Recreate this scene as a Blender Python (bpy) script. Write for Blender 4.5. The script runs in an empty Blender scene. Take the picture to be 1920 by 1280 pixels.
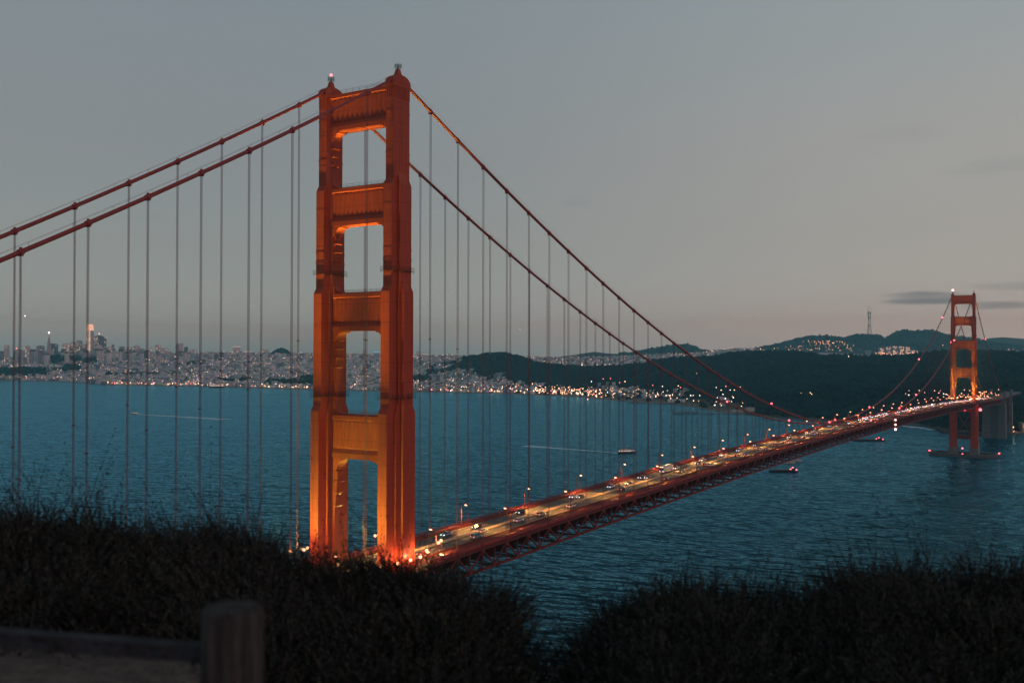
import bpy, bmesh, math, random
import numpy as np
from mathutils import Vector, Matrix, noise
random.seed(7); rng = np.random.default_rng(7)
R = math.radians
scene = bpy.context.scene
col = scene.collection

# ------------------------------------------------------------------ camera
CAMX, CAMY, CAMZ = 204.89, -237.36, 143.36
YAW, PIT, ROLL, FPX = -0.5624, 0.0117, 0.0020, 1854.9
cam_d = bpy.data.cameras.new('camera'); cam = bpy.data.objects.new('camera', cam_d); col.objects.link(cam)
cam_d.lens = FPX / 1920 * 36; cam_d.sensor_width = 36; cam_d.clip_start = 0.1; cam_d.clip_end = 60000
cam_d.dof.use_dof = True; cam_d.dof.focus_distance = 600; cam_d.dof.aperture_fstop = 2.0
cam.matrix_world = Matrix.Translation((CAMX, CAMY, CAMZ)) @ Matrix.Rotation(-YAW, 4, 'Z') @ Matrix.Rotation(math.pi/2 + PIT, 4, 'X') @ Matrix.Rotation(ROLL, 4, 'Z')
scene.camera = cam

# ------------------------------------------------------------------ render settings
scene.view_settings.view_transform = 'Standard'; scene.view_settings.look = 'None'
scene.view_settings.exposure = 0.0; scene.view_settings.gamma = 1.0; scene.view_settings.use_curve_mapping = False
cy = scene.cycles
cy.use_denoising = True
try: cy.denoiser = 'OPENIMAGEDENOISE'
except Exception: pass
cy.max_bounces = 5; cy.diffuse_bounces = 2; cy.glossy_bounces = 3; cy.transmission_bounces = 3; cy.volume_bounces = 0
cy.transparent_max_bounces = 6
cy.sample_clamp_direct = 0; cy.sample_clamp_indirect = 1.0
cy.use_light_tree = True; cy.use_adaptive_sampling = True; cy.adaptive_threshold = 0.01
cy.caustics_reflective = False; cy.caustics_refractive = False

# ------------------------------------------------------------------ world: dusk sky
SUN_EL, SUN_AZ = R(2.0), R(70)          # the afterglow lies low in the west (+X)
w = bpy.data.worlds.new('World'); scene.world = w; w.use_nodes = True
nt = w.node_tree; nt.nodes.clear(); N = nt.nodes.new; L = nt.links.new
def val(op, a, b=None, c=None, clamp=False):
    n = N('ShaderNodeMath'); n.operation = op; n.use_clamp = clamp
    for i, x in enumerate((a, b, c)):
        if x is None: continue
        if isinstance(x, (int, float)): n.inputs[i].default_value = x
        else: L(x, n.inputs[i])
    return n.outputs[0]
def mixc(f, a, b, bt='MIX'):
    n = N('ShaderNodeMix'); n.data_type = 'RGBA'; n.blend_type = bt
    for s, x in ((n.inputs[0], f), (n.inputs[6], a), (n.inputs[7], b)):
        if isinstance(x, (int, float)): s.default_value = x
        elif isinstance(x, tuple): s.default_value = (*x, 1) if len(x) == 3 else x
        else: L(x, s)
    return n.outputs[2]
tc = N('ShaderNodeTexCoord'); nrm = N('ShaderNodeVectorMath'); nrm.operation = 'NORMALIZE'; L(tc.outputs['Generated'], nrm.inputs[0])
sep = N('ShaderNodeSeparateXYZ'); L(nrm.outputs[0], sep.inputs[0])
dx, dy, dz = sep.outputs
ramp = N('ShaderNodeValToRGB'); L(val('ABSOLUTE', dz), ramp.inputs[0])
def lin(r, g, b):
    f = lambda c: (c/255/12.92) if c/255 <= .04045 else ((c/255+.055)/1.055)**2.4
    return (f(r), f(g), f(b), 1)
def setramp(rp, stops):
    e = rp.color_ramp.elements
    while len(e) > 2: e.remove(e[-1])
    e[0].position, e[0].color = stops[0]; e[1].position, e[1].color = stops[1]
    for p, c in stops[2:]:
        x = e.new(p); x.color = c
SKY_COOL = [(0.0, lin(114,164,180)), (0.022, lin(140,180,187)), (0.05, lin(146,168,170)), (0.10, lin(141,155,156)), (0.19, lin(135,145,150)), (0.34, lin(130,143,150)), (0.7, lin(104,120,132)), (1.0, lin(90,106,120))]
SKY_WARM = [(0.0, lin(176,198,202)), (0.02, lin(175,195,196)), (0.06, lin(171,181,178)), (0.12, lin(165,170,166)), (0.20, lin(163,167,165)), (0.34, lin(150,162,166)), (0.7, lin(118,130,140)), (1.0, lin(92,107,120))]
setramp(ramp, SKY_COOL)
ramp2 = N('ShaderNodeValToRGB'); L(val('ABSOLUTE', dz), ramp2.inputs[0]); setramp(ramp2, SKY_WARM)
# azimuth: 0 towards the east, 1 towards the west-southwest
az = val('ADD', val('MULTIPLY', dx, 0.80), val('MULTIPLY', dy, 0.60))
wf = N('ShaderNodeMapRange'); wf.interpolation_type = 'SMOOTHSTEP'; wf.inputs[1].default_value = -0.12; wf.inputs[2].default_value = 0.62; L(az, wf.inputs[0])
sky = mixc(wf.outputs[0], ramp.outputs[0], ramp2.outputs[0])
# thin dusk clouds: long low banks broken by noise
cmap = N('ShaderNodeMapping'); cmap.inputs['Scale'].default_value = (5, 5, 55); L(nrm.outputs[0], cmap.inputs[0])
cn = N('ShaderNodeTexNoise'); cn.inputs['Scale'].default_value = 2.2; cn.inputs['Detail'].default_value = 5; cn.inputs['Roughness'].default_value = .55; L(cmap.outputs[0], cn.inputs['Vector'])
def bank(ax, el, wx, wz, k):
    c = Vector((math.sin(ax)*math.cos(el), math.cos(ax)*math.cos(el), math.sin(el)))
    t = Vector((math.cos(ax), -math.sin(ax), 0))
    def dot(v, off):
        n = N('ShaderNodeVectorMath'); n.operation = 'DOT_PRODUCT'; L(nrm.outputs[0], n.inputs[0]); n.inputs[1].default_value = v
        return val('SUBTRACT', n.outputs['Value'], off)
    a = val('DIVIDE', dot(t, 0), wx); b = val('DIVIDE', val('SUBTRACT', dz, math.sin(el)), wz)
    fr = dot(c, 0)
    r2 = val('ADD', val('MULTIPLY', a, a), val('MULTIPLY', b, b))
    s = val('ADD', val('SUBTRACT', 1.0, r2), val('MULTIPLY', val('SUBTRACT', cn.outputs[0], .5), 2.6))
    m = N('ShaderNodeMapRange'); m.interpolation_type = 'SMOOTHSTEP'; m.inputs[1].default_value = .1; m.inputs[2].default_value = 1.25; L(s, m.inputs[0])
    return val('MULTIPLY', val('MULTIPLY', m.outputs[0], k), val('GREATER_THAN', fr, 0))
def px_dir(u, v):
    ax = YAW + math.atan((u-960)/FPX); el = math.atan((661.7-v)/math.hypot(FPX, u-960)); return ax, el
cl = None
for (u, v, wx, wz, k) in [(1735, 556, .050, .0085, .85), (1895, 570, .050, .0048, .65), (1905, 535, .05, .005, .28), (1080, 381, .022, .006, .22), (1850, 310, .05, .012, .16), (250, 408, .06, .006, .12), (1690, 250, .05, .008, .08)]:
    ax, el = px_dir(u, v); m = bank(ax, el, wx, wz, k)
    cl = m if cl is None else val('MAXIMUM', cl, m)
sky = mixc(cl, sky, lin(104, 116, 124))
# a broad faint unevenness
bn = N('ShaderNodeTexNoise'); bn.inputs['Scale'].default_value = 1.6; bn.inputs['Detail'].default_value = 3; L(nrm.outputs[0], bn.inputs['Vector'])
sky = mixc(1.0, sky, mixc(bn.outputs[0], (.955, .955, .96), (1.04, 1.035, 1.03)), 'MULTIPLY')
st = N('ShaderNodeTexSky'); st.sky_type = 'NISHITA'; st.sun_disc = False; st.sun_elevation = SUN_EL; st.sun_rotation = math.pi/2 + 0.35
st.altitude = 140
nish = mixc(1.0, st.outputs[0], (.0035, .0035, .0035), 'MULTIPLY')
sky = mixc(1.0, mixc(1.0, sky, (.97,.97,.97), 'MULTIPLY'), nish, 'ADD')
bg = N('ShaderNodeBackground'); L(sky, bg.inputs[0]); bg.inputs[1].default_value = 1.0
wo = N('ShaderNodeOutputWorld'); L(bg.outputs[0], wo.inputs[0])

# ------------------------------------------------------------------ the last glow of the sun, below the western ridge
sd = bpy.data.lights.new('sun', 'SUN'); sd.energy = 0.33; sd.angle = R(25); sd.color = (1.0, .30, .42)
sun = bpy.data.objects.new('sun', sd); col.objects.link(sun)
sdir = Vector((math.cos(.35), math.sin(-.35)*0.0 - .2, math.sin(R(9))))      # points to the west, slightly north
sun.rotation_euler = sdir.to_track_quat('Z', 'Y').to_euler()

# ------------------------------------------------------------------ geometry helpers
FWD = Vector((math.sin(YAW), math.cos(YAW), 0)); RGT = Vector((math.cos(YAW), -math.sin(YAW), 0))
HOR = 640 + FPX*math.tan(PIT)
def D(u, depth):                       # plan position at forward distance `depth` on bearing of column u
    p = Vector((CAMX, CAMY, 0)) + (FWD + RGT*((u-960)/FPX))*depth
    return p.x, p.y
def zat(v, depth, u=960):
    return CAMZ + depth*((HOR + (u-960)*ROLL) - v)/FPX
def G(u, v, depth):
    x, y = D(u, depth); return Vector((x, y, zat(v, depth, u)))
def onwater(u, v, z=0.0):
    return G(u, v, (CAMZ - z)*FPX/(v - HOR - (u-960)*ROLL))
def interp(u, pts):
    xs = [p[0] for p in pts]; ys = [p[1] for p in pts]
    return np.interp(u, xs, ys)

class MB:
    def __init__(s): s.v = []; s.f = []
    def add(s, vs, fs):
        n = len(s.v); s.v += [tuple(x) for x in vs]; s.f += [tuple(i+n for i in f) for f in fs]; return s
    def box(s, x0, x1, y0, y1, z0, z1):
        return s.add([(x0,y0,z0),(x1,y0,z0),(x1,y1,z0),(x0,y1,z0),(x0,y0,z1),(x1,y0,z1),(x1,y1,z1),(x0,y1,z1)],
                     [(0,3,2,1),(4,5,6,7),(0,1,5,4),(1,2,6,5),(2,3,7,6),(3,0,4,7)])
    def prism(s, poly, z0, z1, top=None, pz=None):
        n = len(poly); top = top or poly
        vs = [(x, y, z0) for x, y in poly] + [(x, y, z1) for x, y in top]
        return s.add(vs, [tuple(range(n-1, -1, -1)), tuple(range(n, 2*n))] + [(i, (i+1) % n, n+(i+1) % n, n+i) for i in range(n)])
    def extr(s, poly, axis, a, b):      # polygon in the other two axes (cyclic), extruded along axis
        n = len(poly)
        def mk(p, q, c): return {'x': (c, p, q), 'y': (p, c, q), 'z': (p, q, c)}[axis]
        vs = [mk(p, q, a) for p, q in poly] + [mk(p, q, b) for p, q in poly]
        return s.add(vs, [tuple(range(n-1, -1, -1)), tuple(range(n, 2*n))] + [(i, (i+1) % n, n+(i+1) % n, n+i) for i in range(n)])
    def tube(s, pts, rs, n=8, caps=True, up=Vector((0, 0, 1))):
        pts = [Vector(p) for p in pts]
        if isinstance(rs, (int, float)): rs = [rs]*len(pts)
        vs = []; fs = []
        for i, p in enumerate(pts):
            t = (pts[min(i+1, len(pts)-1)] - pts[max(i-1, 0)]).normalized()
            a = t.cross(up)
            if a.length < 1e-3: a = t.cross(Vector((1, 0, 0)))
            a.normalize(); b = a.cross(t)
            for k in range(n):
                q = 2*math.pi*k/n + math.pi/n
                vs.append(p + (a*math.cos(q) + b*math.sin(q))*rs[i])
        for i in range(len(pts)-1):
            for k in range(n):
                fs.append((i*n+k, i*n+(k+1) % n, (i+1)*n+(k+1) % n, (i+1)*n+k))
        if caps: fs.append(tuple(range(n-1, -1, -1))); fs.append(tuple(range((len(pts)-1)*n, len(pts)*n)))
        return s.add(vs, fs)
    def bar(s, a, b, w, h):             # rectangular bar: w across (horizontal), h other
        a = Vector(a); b = Vector(b); t = (b-a).normalized(); u = t.cross(Vector((0, 0, 1)))
        if u.length < 1e-3: u = Vector((1, 0, 0))
        u.normalize(); q = u.cross(t); vs = []
        for p in (a, b):
            for i, j in ((-1,-1),(1,-1),(1,1),(-1,1)): vs.append(p + u*i*w/2 + q*j*h/2)
        return s.add(vs, [(0,3,2,1),(4,5,6,7),(0,1,5,4),(1,2,6,5),(2,3,7,6),(3,0,4,7)])
    def ball(s, c, r, sz=1.0, n=6, m=4):
        pts = [(c[0], c[1], c[2] + r*sz*math.cos(math.pi*i/m)) for i in range(m+1)]
        vs = [pts[0]]; 
        for i in range(1, m):
            for k in range(n):
                a = 2*math.pi*k/n; q = r*math.sin(math.pi*i/m)
                vs.append((c[0]+q*math.cos(a), c[1]+q*math.sin(a), pts[i][2]))
        vs.append(pts[-1]); fs = [(0, 1+k, 1+(k+1) % n) for k in range(n)]
        for i in range(m-2):
            for k in range(n): fs.append((1+i*n+k, 1+(i+1)*n+k, 1+(i+1)*n+(k+1) % n, 1+i*n+(k+1) % n))
        o = 1+(m-2)*n; e = len(vs)-1
        fs += [(e, o+(k+1) % n, o+k) for k in range(n)]
        return s.add(vs, fs)
    def mesh(s, name, mat=None, smooth=False):
        me = bpy.data.meshes.new(name); me.from_pydata(s.v, [], s.f)
        if mat: me.materials.append(mat)
        if smooth: me.polygons.foreach_set('use_smooth', [True]*len(me.polygons))
        me.update(); return me
    def build(s, name, mat, parent=None, smooth=False, loc=None, recalc=True):
        me = s.mesh(name, mat, smooth)
        if recalc:
            b = bmesh.new(); b.from_mesh(me); bmesh.ops.recalc_face_normals(b, faces=b.faces); b.to_mesh(me); b.free()
            if smooth: me.polygons.foreach_set('use_smooth', [True]*len(me.polygons))
        return link(name, me, parent, loc)
def link(name, me, parent=None, loc=None):
    o = bpy.data.objects.new(name, me); col.objects.link(o)
    if parent is not None: o.parent = parent
    if loc is not None: o.location = loc
    return o
def tag(o, label=None, cat=None, group=None, kind=None):
    if label: o['label'] = label
    if cat: o['category'] = cat
    if group: o['group'] = group
    if kind: o['kind'] = kind
    return o
def empty(name, loc=(0, 0, 0), rz=0.0, label=None, cat=None, group=None, parent=None):
    o = bpy.data.objects.new(name, None); col.objects.link(o); o.location = loc; o.rotation_euler = (0, 0, rz); o.empty_display_size = .5
    if parent: o.parent = parent
    return tag(o, label, cat, group)
def kids(o): return [c for c in ALLKIDS.get(o.name, [])]
ALLKIDS = {}
def copy_tree(o, parent=None, skip=()):
    c = o.copy(); col.objects.link(c)
    if parent is not None: c.parent = parent
    ALLKIDS[c.name] = []
    for ch in ALLKIDS.get(o.name, []):
        if ch.name.split('.')[0] in skip: continue
        ALLKIDS[c.name].append(copy_tree(ch, c, skip))
    return c
def reg(o):
    if o.parent is not None: ALLKIDS.setdefault(o.parent.name, []).append(o)
    return o
def bulk(name, V, F, mat, attr=None, smooth=False):
    """V (n,3) float array, F (m,k) int array; attr: per-vertex colour (n,3)"""
    me = bpy.data.meshes.new(name); k = F.shape[1]
    me.vertices.add(len(V)); me.vertices.foreach_set('co', np.ascontiguousarray(V, dtype=np.float32).ravel())
    me.loops.add(F.size); me.loops.foreach_set('vertex_index', np.ascontiguousarray(F, dtype=np.int32).ravel())
    me.polygons.add(len(F)); me.polygons.foreach_set('loop_start', np.arange(0, F.size, k, dtype=np.int32))
    me.polygons.foreach_set('loop_total', np.full(len(F), k, dtype=np.int32))
    if smooth: me.polygons.foreach_set('use_smooth', np.ones(len(F), dtype=bool))
    me.update(calc_edges=True); me.validate()
    if attr is not None:
        a = me.color_attributes.new('tint', 'FLOAT_COLOR', 'POINT')
        a.data.foreach_set('color', np.hstack([attr, np.ones((len(attr), 1))]).astype(np.float32).ravel())
    if mat: me.materials.append(mat)
    return me
def scatter(tv, tf, pos, scl, rot=None):
    """instances of a template (tv, tf) at pos with scale (n,3) and z rotation -> arrays"""
    n = len(pos); m = len(tv)
    P = tv[None]*scl[:, None, :]
    if rot is not None:
        c, s_ = np.cos(rot)[:, None], np.sin(rot)[:, None]
        x = P[..., 0]*c - P[..., 1]*s_; y = P[..., 0]*s_ + P[..., 1]*c
        P = np.stack([x, y, P[..., 2]], -1)
    P = P + pos[:, None, :]
    F = tf[None] + (np.arange(n)*m)[:, None, None]
    return P.reshape(-1, 3), F.reshape(-1, tf.shape[1])
BOXV = np.array([(-.5,-.5,0),(.5,-.5,0),(.5,.5,0),(-.5,.5,0),(-.5,-.5,1),(.5,-.5,1),(.5,.5,1),(-.5,.5,1)], float)
BOXF = np.array([(4,5,6,7),(0,1,5,4),(1,2,6,5),(2,3,7,6),(3,0,4,7)])
OCTV = np.array([(1,0,0),(0,1,0),(-1,0,0),(0,-1,0),(0,0,1),(0,0,-1)], float)
OCTF = np.array([(0,1,4),(1,2,4),(2,3,4),(3,0,4),(1,0,5),(2,1,5),(3,2,5),(0,3,5)])
def ico_template():
    b = bmesh.new(); bmesh.ops.create_icosphere(b, subdivisions=1, radius=1)
    v = np.array([x.co[:] for x in b.verts]); f = np.array([[q.index for q in p.verts] for p in b.faces]); b.free(); return v, f
ICOV, ICOF = ico_template()

# ------------------------------------------------------------------ materials
def M(name, color, rough=.6, metal=0.0, spec=.5, nscale=0, namt=.15, bump=0, bscale=None, emit=None, estr=0, attr=None, nstretch=(1,1,1)):
    m = bpy.data.materials.new(name); m.use_nodes = True; t = m.node_tree; b = t.nodes['Principled BSDF']
    b.inputs['Base Color'].default_value = (*color, 1); b.inputs['Roughness'].default_value = rough
    b.inputs['Metallic'].default_value = metal; b.inputs['Specular IOR Level'].default_value = spec
    if emit: b.inputs['Emission Color'].default_value = (*emit, 1); b.inputs['Emission Strength'].default_value = estr
    if nscale or attr:
        base = None
        if attr:
            a = t.nodes.new('ShaderNodeAttribute'); a.attribute_name = attr; base = a.outputs['Color']
        tcn = t.nodes.new('ShaderNodeTexCoord'); mp = t.nodes.new('ShaderNodeMapping'); mp.inputs['Scale'].default_value = nstretch
        t.links.new(tcn.outputs['Object'], mp.inputs[0])
        n = t.nodes.new('ShaderNodeTexNoise'); n.inputs['Scale'].default_value = nscale or 1; n.inputs['Detail'].default_value = 6; n.inputs['Roughness'].default_value = .65
        t.links.new(mp.outputs[0], n.inputs['Vector'])
        rp = t.nodes.new('ShaderNodeMapRange'); rp.inputs[1].default_value = .25; rp.inputs[2].default_value = .75; rp.inputs[3].default_value = 1-namt; rp.inputs[4].default_value = 1+namt
        t.links.new(n.outputs[0], rp.inputs[0])
        mx = t.nodes.new('ShaderNodeMix'); mx.data_type = 'RGBA'; mx.blend_type = 'MULTIPLY'; mx.inputs[0].default_value = 1
        if base: t.links.new(base, mx.inputs[6])
        else: mx.inputs[6].default_value = (*color, 1)
        t.links.new(rp.outputs[0], mx.inputs[7]); t.links.new(mx.outputs[2], b.inputs['Base Color'])
        if bump:
            bp = t.nodes.new('ShaderNodeBump'); bp.inputs['Strength'].default_value = bump; bp.inputs['Distance'].default_value = .1
            if bscale:
                n2 = t.nodes.new('ShaderNodeTexNoise'); n2.inputs['Scale'].default_value = bscale; n2.inputs['Detail'].default_value = 4
                t.links.new(mp.outputs[0], n2.inputs['Vector']); t.links.new(n2.outputs[0], bp.inputs['Height'])
            else: t.links.new(n.outputs[0], bp.inputs['Height'])
            t.links.new(bp.outputs[0], b.inputs['Normal'])
    return m
def E(name, color, strength):
    m = bpy.data.materials.new(name); m.use_nodes = True; t = m.node_tree; t.nodes.clear()
    e = t.nodes.new('ShaderNodeEmission'); e.inputs[0].default_value = (*color, 1); e.inputs[1].default_value = strength
    o = t.nodes.new('ShaderNodeOutputMaterial'); t.links.new(e.outputs[0], o.inputs[0]); return m

def steel_paint(name, color, seams=True):
    m = M(name, color, rough=.55, spec=.22, nscale=.35, namt=.09)
    t = m.node_tree; b = t.nodes['Principled BSDF']
    # weather streaks running down the plates, plate seams and rivet rows in fine relief
    tcn = t.nodes.new('ShaderNodeTexCoord'); mp = t.nodes.new('ShaderNodeMapping'); mp.inputs['Scale'].default_value = (2.2, 2.2, .07)
    t.links.new(tcn.outputs['Object'], mp.inputs[0])
    n = t.nodes.new('ShaderNodeTexNoise'); n.inputs['Scale'].default_value = 1.0; n.inputs['Detail'].default_value = 5; t.links.new(mp.outputs[0], n.inputs['Vector'])
    rp = t.nodes.new('ShaderNodeMapRange'); rp.inputs[1].default_value = .3; rp.inputs[2].default_value = .7; rp.inputs[3].default_value = .80; rp.inputs[4].default_value = 1.09
    t.links.new(n.outputs[0], rp.inputs[0])
    old = b.inputs['Base Color'].links[0].from_socket
    mx = t.nodes.new('ShaderNodeMix'); mx.data_type = 'RGBA'; mx.blend_type = 'MULTIPLY'; mx.inputs[0].default_value = 1
    t.links.new(old, mx.inputs[6]); t.links.new(rp.outputs[0], mx.inputs[7]); t.links.new(mx.outputs[2], b.inputs['Base Color'])
    if seams:
        sp = t.nodes.new('ShaderNodeSeparateXYZ'); t.links.new(tcn.outputs['Object'], sp.inputs[0])
        def mth(op, a, bb):
            q = t.nodes.new('ShaderNodeMath'); q.operation = op
            for i, x in enumerate((a, bb)):
                if isinstance(x, (int, float)): q.inputs[i].default_value = x
                else: t.links.new(x, q.inputs[i])
            return q.outputs[0]
        s1 = mth('LESS_THAN', mth('FRACT', mth('DIVIDE', sp.outputs[2], 6.1), 0), .028)
        s2 = mth('LESS_THAN', mth('FRACT', mth('DIVIDE', mth('ADD', sp.outputs[1], 50.53), 1.07), 0), .10)
        s = mth('MAXIMUM', s1, mth('MULTIPLY', s2, .6))
        mx2 = t.nodes.new('ShaderNodeMix'); mx2.data_type = 'RGBA'; mx2.blend_type = 'MULTIPLY'
        t.links.new(mth('MULTIPLY', s, .5), mx2.inputs[0]); t.links.new(mx.outputs[2], mx2.inputs[6]); mx2.inputs[7].default_value = (.25, .25, .25, 1)
        t.links.new(mx2.outputs[2], b.inputs['Base Color'])
        bp = t.nodes.new('ShaderNodeBump'); bp.inputs['Strength'].default_value = .5; bp.inputs['Distance'].default_value = -.05
        t.links.new(s, bp.inputs['Height']); t.links.new(bp.outputs[0], b.inputs['Normal'])
    return m
ORANGE = (.48, .068, .030)
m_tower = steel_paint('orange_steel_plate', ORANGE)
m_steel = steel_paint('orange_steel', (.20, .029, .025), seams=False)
m_cable = M('cable_paint', (.30, .040, .036), rough=.55, nscale=.8, namt=.2)
m_susp = M('suspender_paint', (.17, .060, .058), rough=.6)
m_conc = M('concrete', (.17, .175, .18), rough=.9, nscale=.25, namt=.3, bump=.3)
m_dconc = M('dark_concrete', (.12, .12, .125), rough=.9, nscale=.3, namt=.3)
m_black = M('black_rubber', (.02, .02, .02), rough=.7)
m_glass = M('dark_glass', (.02, .025, .03), rough=.08, spec=.8)
m_sodium = E('sodium_lamp', (1.0, .44, .24), 5.5)
m_sodium2 = E('small_sodium_lamp', (1.0, .44, .22), 4.0)
m_red = E('red_beacon', (1.0, .12, .15), 5.0)
m_pink = E('white_beacon', (1.0, .60, .52), 3.0)
m_head = E('headlight_glow', (.74, .78, 1.0), 6.0)
m_tail = E('tail_light_glow', (1.0, .22, .17), 4.0)
m_sign = E('bus_sign_glow', (1.0, .62, .45), 4.0)
m_winl = E('lit_cabin_windows', (1.0, .80, .62), .28)

# ------------------------------------------------------------------ water
def water_material():
    m = bpy.data.materials.new('bay_water'); m.use_nodes = True; t = m.node_tree; t.nodes.clear(); n = t.nodes.new; l = t.links.new
    out = n('ShaderNodeOutputMaterial'); tcn = n('ShaderNodeTexCoord')
    def nz(scale, st, det, rot=.0, rough=.55, ntype=None):
        mp = n('ShaderNodeMapping'); mp.inputs['Scale'].default_value = st; mp.inputs['Rotation'].default_value = (0, 0, rot); l(tcn.outputs['Object'], mp.inputs[0])
        x = n('ShaderNodeTexNoise'); x.inputs['Scale'].default_value = scale; x.inputs['Detail'].default_value = det; x.inputs['Roughness'].default_value = rough
        l(mp.outputs[0], x.inputs['Vector']); return x.outputs[0]
    def mt(op, a, b, c=None):
        q = n('ShaderNodeMath'); q.operation = op
        for i, x in enumerate((a, b, c)):
            if x is None: continue
            if isinstance(x, (int, float)): q.inputs[i].default_value = x
            else: l(x, q.inputs[i])
        return q.outputs[0]
    a1 = nz(.030, (1, 2.2, 1), 1.5, -.62, .4); a2 = nz(.075, (1, 2.0, 1), 1.6, -.46, .42); a3 = nz(.25, (1, 1.5, 1), 1, -.7, .4)
    h = mt('ADD', mt('MULTIPLY', a1, 2.6), mt('ADD', mt('MULTIPLY', a2, 1.7), mt('MULTIPLY', a3, .16)))
    bp = n('ShaderNodeBump'); bp.inputs['Strength'].default_value = 1.0; bp.inputs['Distance'].default_value = 3.6
    # long streaks of smoother and rougher water (currents, slicks)
    sl = nz(.0035, (1, 3.4, 1), 5, -.45, .62)
    mr = n('ShaderNodeMapRange'); mr.inputs[1].default_value = .36; mr.inputs[2].default_value = .66; l(sl, mr.inputs[0])
    l(mt('MULTIPLY', h, mt('ADD', .62, mt('MULTIPLY', mr.outputs[0], .5))), bp.inputs['Height'])
    body = n('ShaderNodeMix'); body.data_type = 'RGBA'; l(mr.outputs[0], body.inputs[0]); body.inputs[6].default_value = (.001, .008, .013, 1); body.inputs[7].default_value = (.0015, .011, .017, 1)
    df = n('ShaderNodeBsdfDiffuse'); l(body.outputs[2], df.inputs[0])
    gl = n('ShaderNodeBsdfGlossy'); gl.inputs['Color'].default_value = (.235, .69, .95, 1); l(bp.outputs[0], gl.inputs['Normal'])
    rr = n('ShaderNodeMapRange'); rr.inputs[3].default_value = .14; rr.inputs[4].default_value = .25; l(mr.outputs[0], rr.inputs[0]); l(rr.outputs[0], gl.inputs['Roughness'])
    fr = n('ShaderNodeFresnel'); fr.inputs[0].default_value = 1.33; l(bp.outputs[0], fr.inputs[1])
    fl = n('ShaderNodeFresnel'); fl.inputs[0].default_value = 1.33
    f2 = mt('MINIMUM', mt('MULTIPLY', mt('POWER', mt('ADD', mt('MULTIPLY', fr.outputs[0], .62), mt('MULTIPLY', fl.outputs[0], .42)), 1.6), 1.75), .97)
    mx = n('ShaderNodeMixShader'); l(f2, mx.inputs[0]); l(df.outputs[0], mx.inputs[1]); l(gl.outputs[0], mx.inputs[2])
    # whitecaps
    w1 = nz(.10, (1, 2.4, 1), 5, -.55, .62); w2 = nz(.012, (1, 1, 1), 2, 0, .5)
    wc = n('ShaderNodeMapRange'); wc.inputs[1].default_value = .735; wc.inputs[2].default_value = .80; l(mt('ADD', w1, mt('MULTIPLY', mt('SUBTRACT', w2, .5), .22)), wc.inputs[0])
    foam = n('ShaderNodeBsdfDiffuse'); foam.inputs[0].default_value = (.42, .50, .53, 1)
    mx2 = n('ShaderNodeMixShader'); l(mt('MULTIPLY', wc.outputs[0], .8), mx2.inputs[0]); l(mx.outputs[0], mx2.inputs[1]); l(foam.outputs[0], mx2.inputs[2])
    l(mx2.outputs[0], out.inputs[0]); return m
m_water = water_material()
b = MB(); b.add([(-30000, -30000, 0), (30000, -30000, 0), (30000, 30000, 0), (-30000, 30000, 0)], [(0, 1, 2, 3)])
tag(b.build('bay_water', m_water, recalc=False), kind='structure')

# ------------------------------------------------------------------ far shore terrain
SHORE_V = [(-900,712),(0,713.5),(120,716),(200,722),(400,725),(590,731),(800,735),(960,739),(1080,744),(1150,751),(1250,757),(1300,763),(1340,771),(1400,778),(1500,787),(1600,792),(1700,797),(1740,800),(1758,807),(1790,813),(1840,817),(1890,817),(1920,812),(2100,812),(2600,800)]
FLATW = [(-900,500),(0,400),(600,500),(850,520),(1000,600),(1150,520),(1350,420),(1450,150),(1600,120),(1800,90),(2600,90)]
RC_D = [(-900,5800),(0,5800),(400,5500),(780,5300),(880,4700),(960,4300),(1200,3900),(1450,3700),(1700,3300),(1920,3100),(2600,3000)]
RC_V = [(-900,696),(0,693),(150,690),(250,686),(450,683),(600,686),(740,695),(800,692),(845,682),(875,671),(905,664),(930,662.5),(955,663),(968,668),(1010,681),(1060,687),(1120,688),(1203,684),(1232,675),(1266,672),(1328,671),(1370,662),(1432,660),(1503,662),(1545,668),(1628,672),(1690,670),(1732,666),(1774,662),(1833,660),(1920,662),(2600,664)]
RE_D = [(-900,6900),(0,6900),(850,6500),(2600,6300)]
RE_V = [(-900,676),(0,674),(100,671),(200,668),(300,664),(450,663),(590,664),(780,667),(850,669),(1000,671),(1100,671),(1160,669),(1250,666),(1300,664),(1320,662),(1345,658),(1380,655),(1420,656),(1470,662),(1550,664),(1640,668),(1700,668),(1800,665),(1920,657),(2600,655)]
RG_D = [(-900,9000),(1000,9000),(1130,9000),(1180,8300),(2600,8300)]
RG_V = [(-900,672),(0,672),(300,670),(900,672),(1050,668),(1077,665),(1114,659.5),(1156,663.5),(1180,664),(1203,660),(1249,651.5),(1287,648),(1303,652),(1316,658),(1340,662),(1400,659),(1432,653),(1470,644),(1512,633),(1549,632),(1578,636),(1603,630),(1641,630),(1660,635),(1689,621),(1712,623),(1745,621),(1774,630),(1833,638),(1853,643),(1920,650),(2600,652)]
def shore_d(u):
    return CAMZ*FPX/(interp(u, SHORE_V) - HOR - (u-960)*ROLL)
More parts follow.
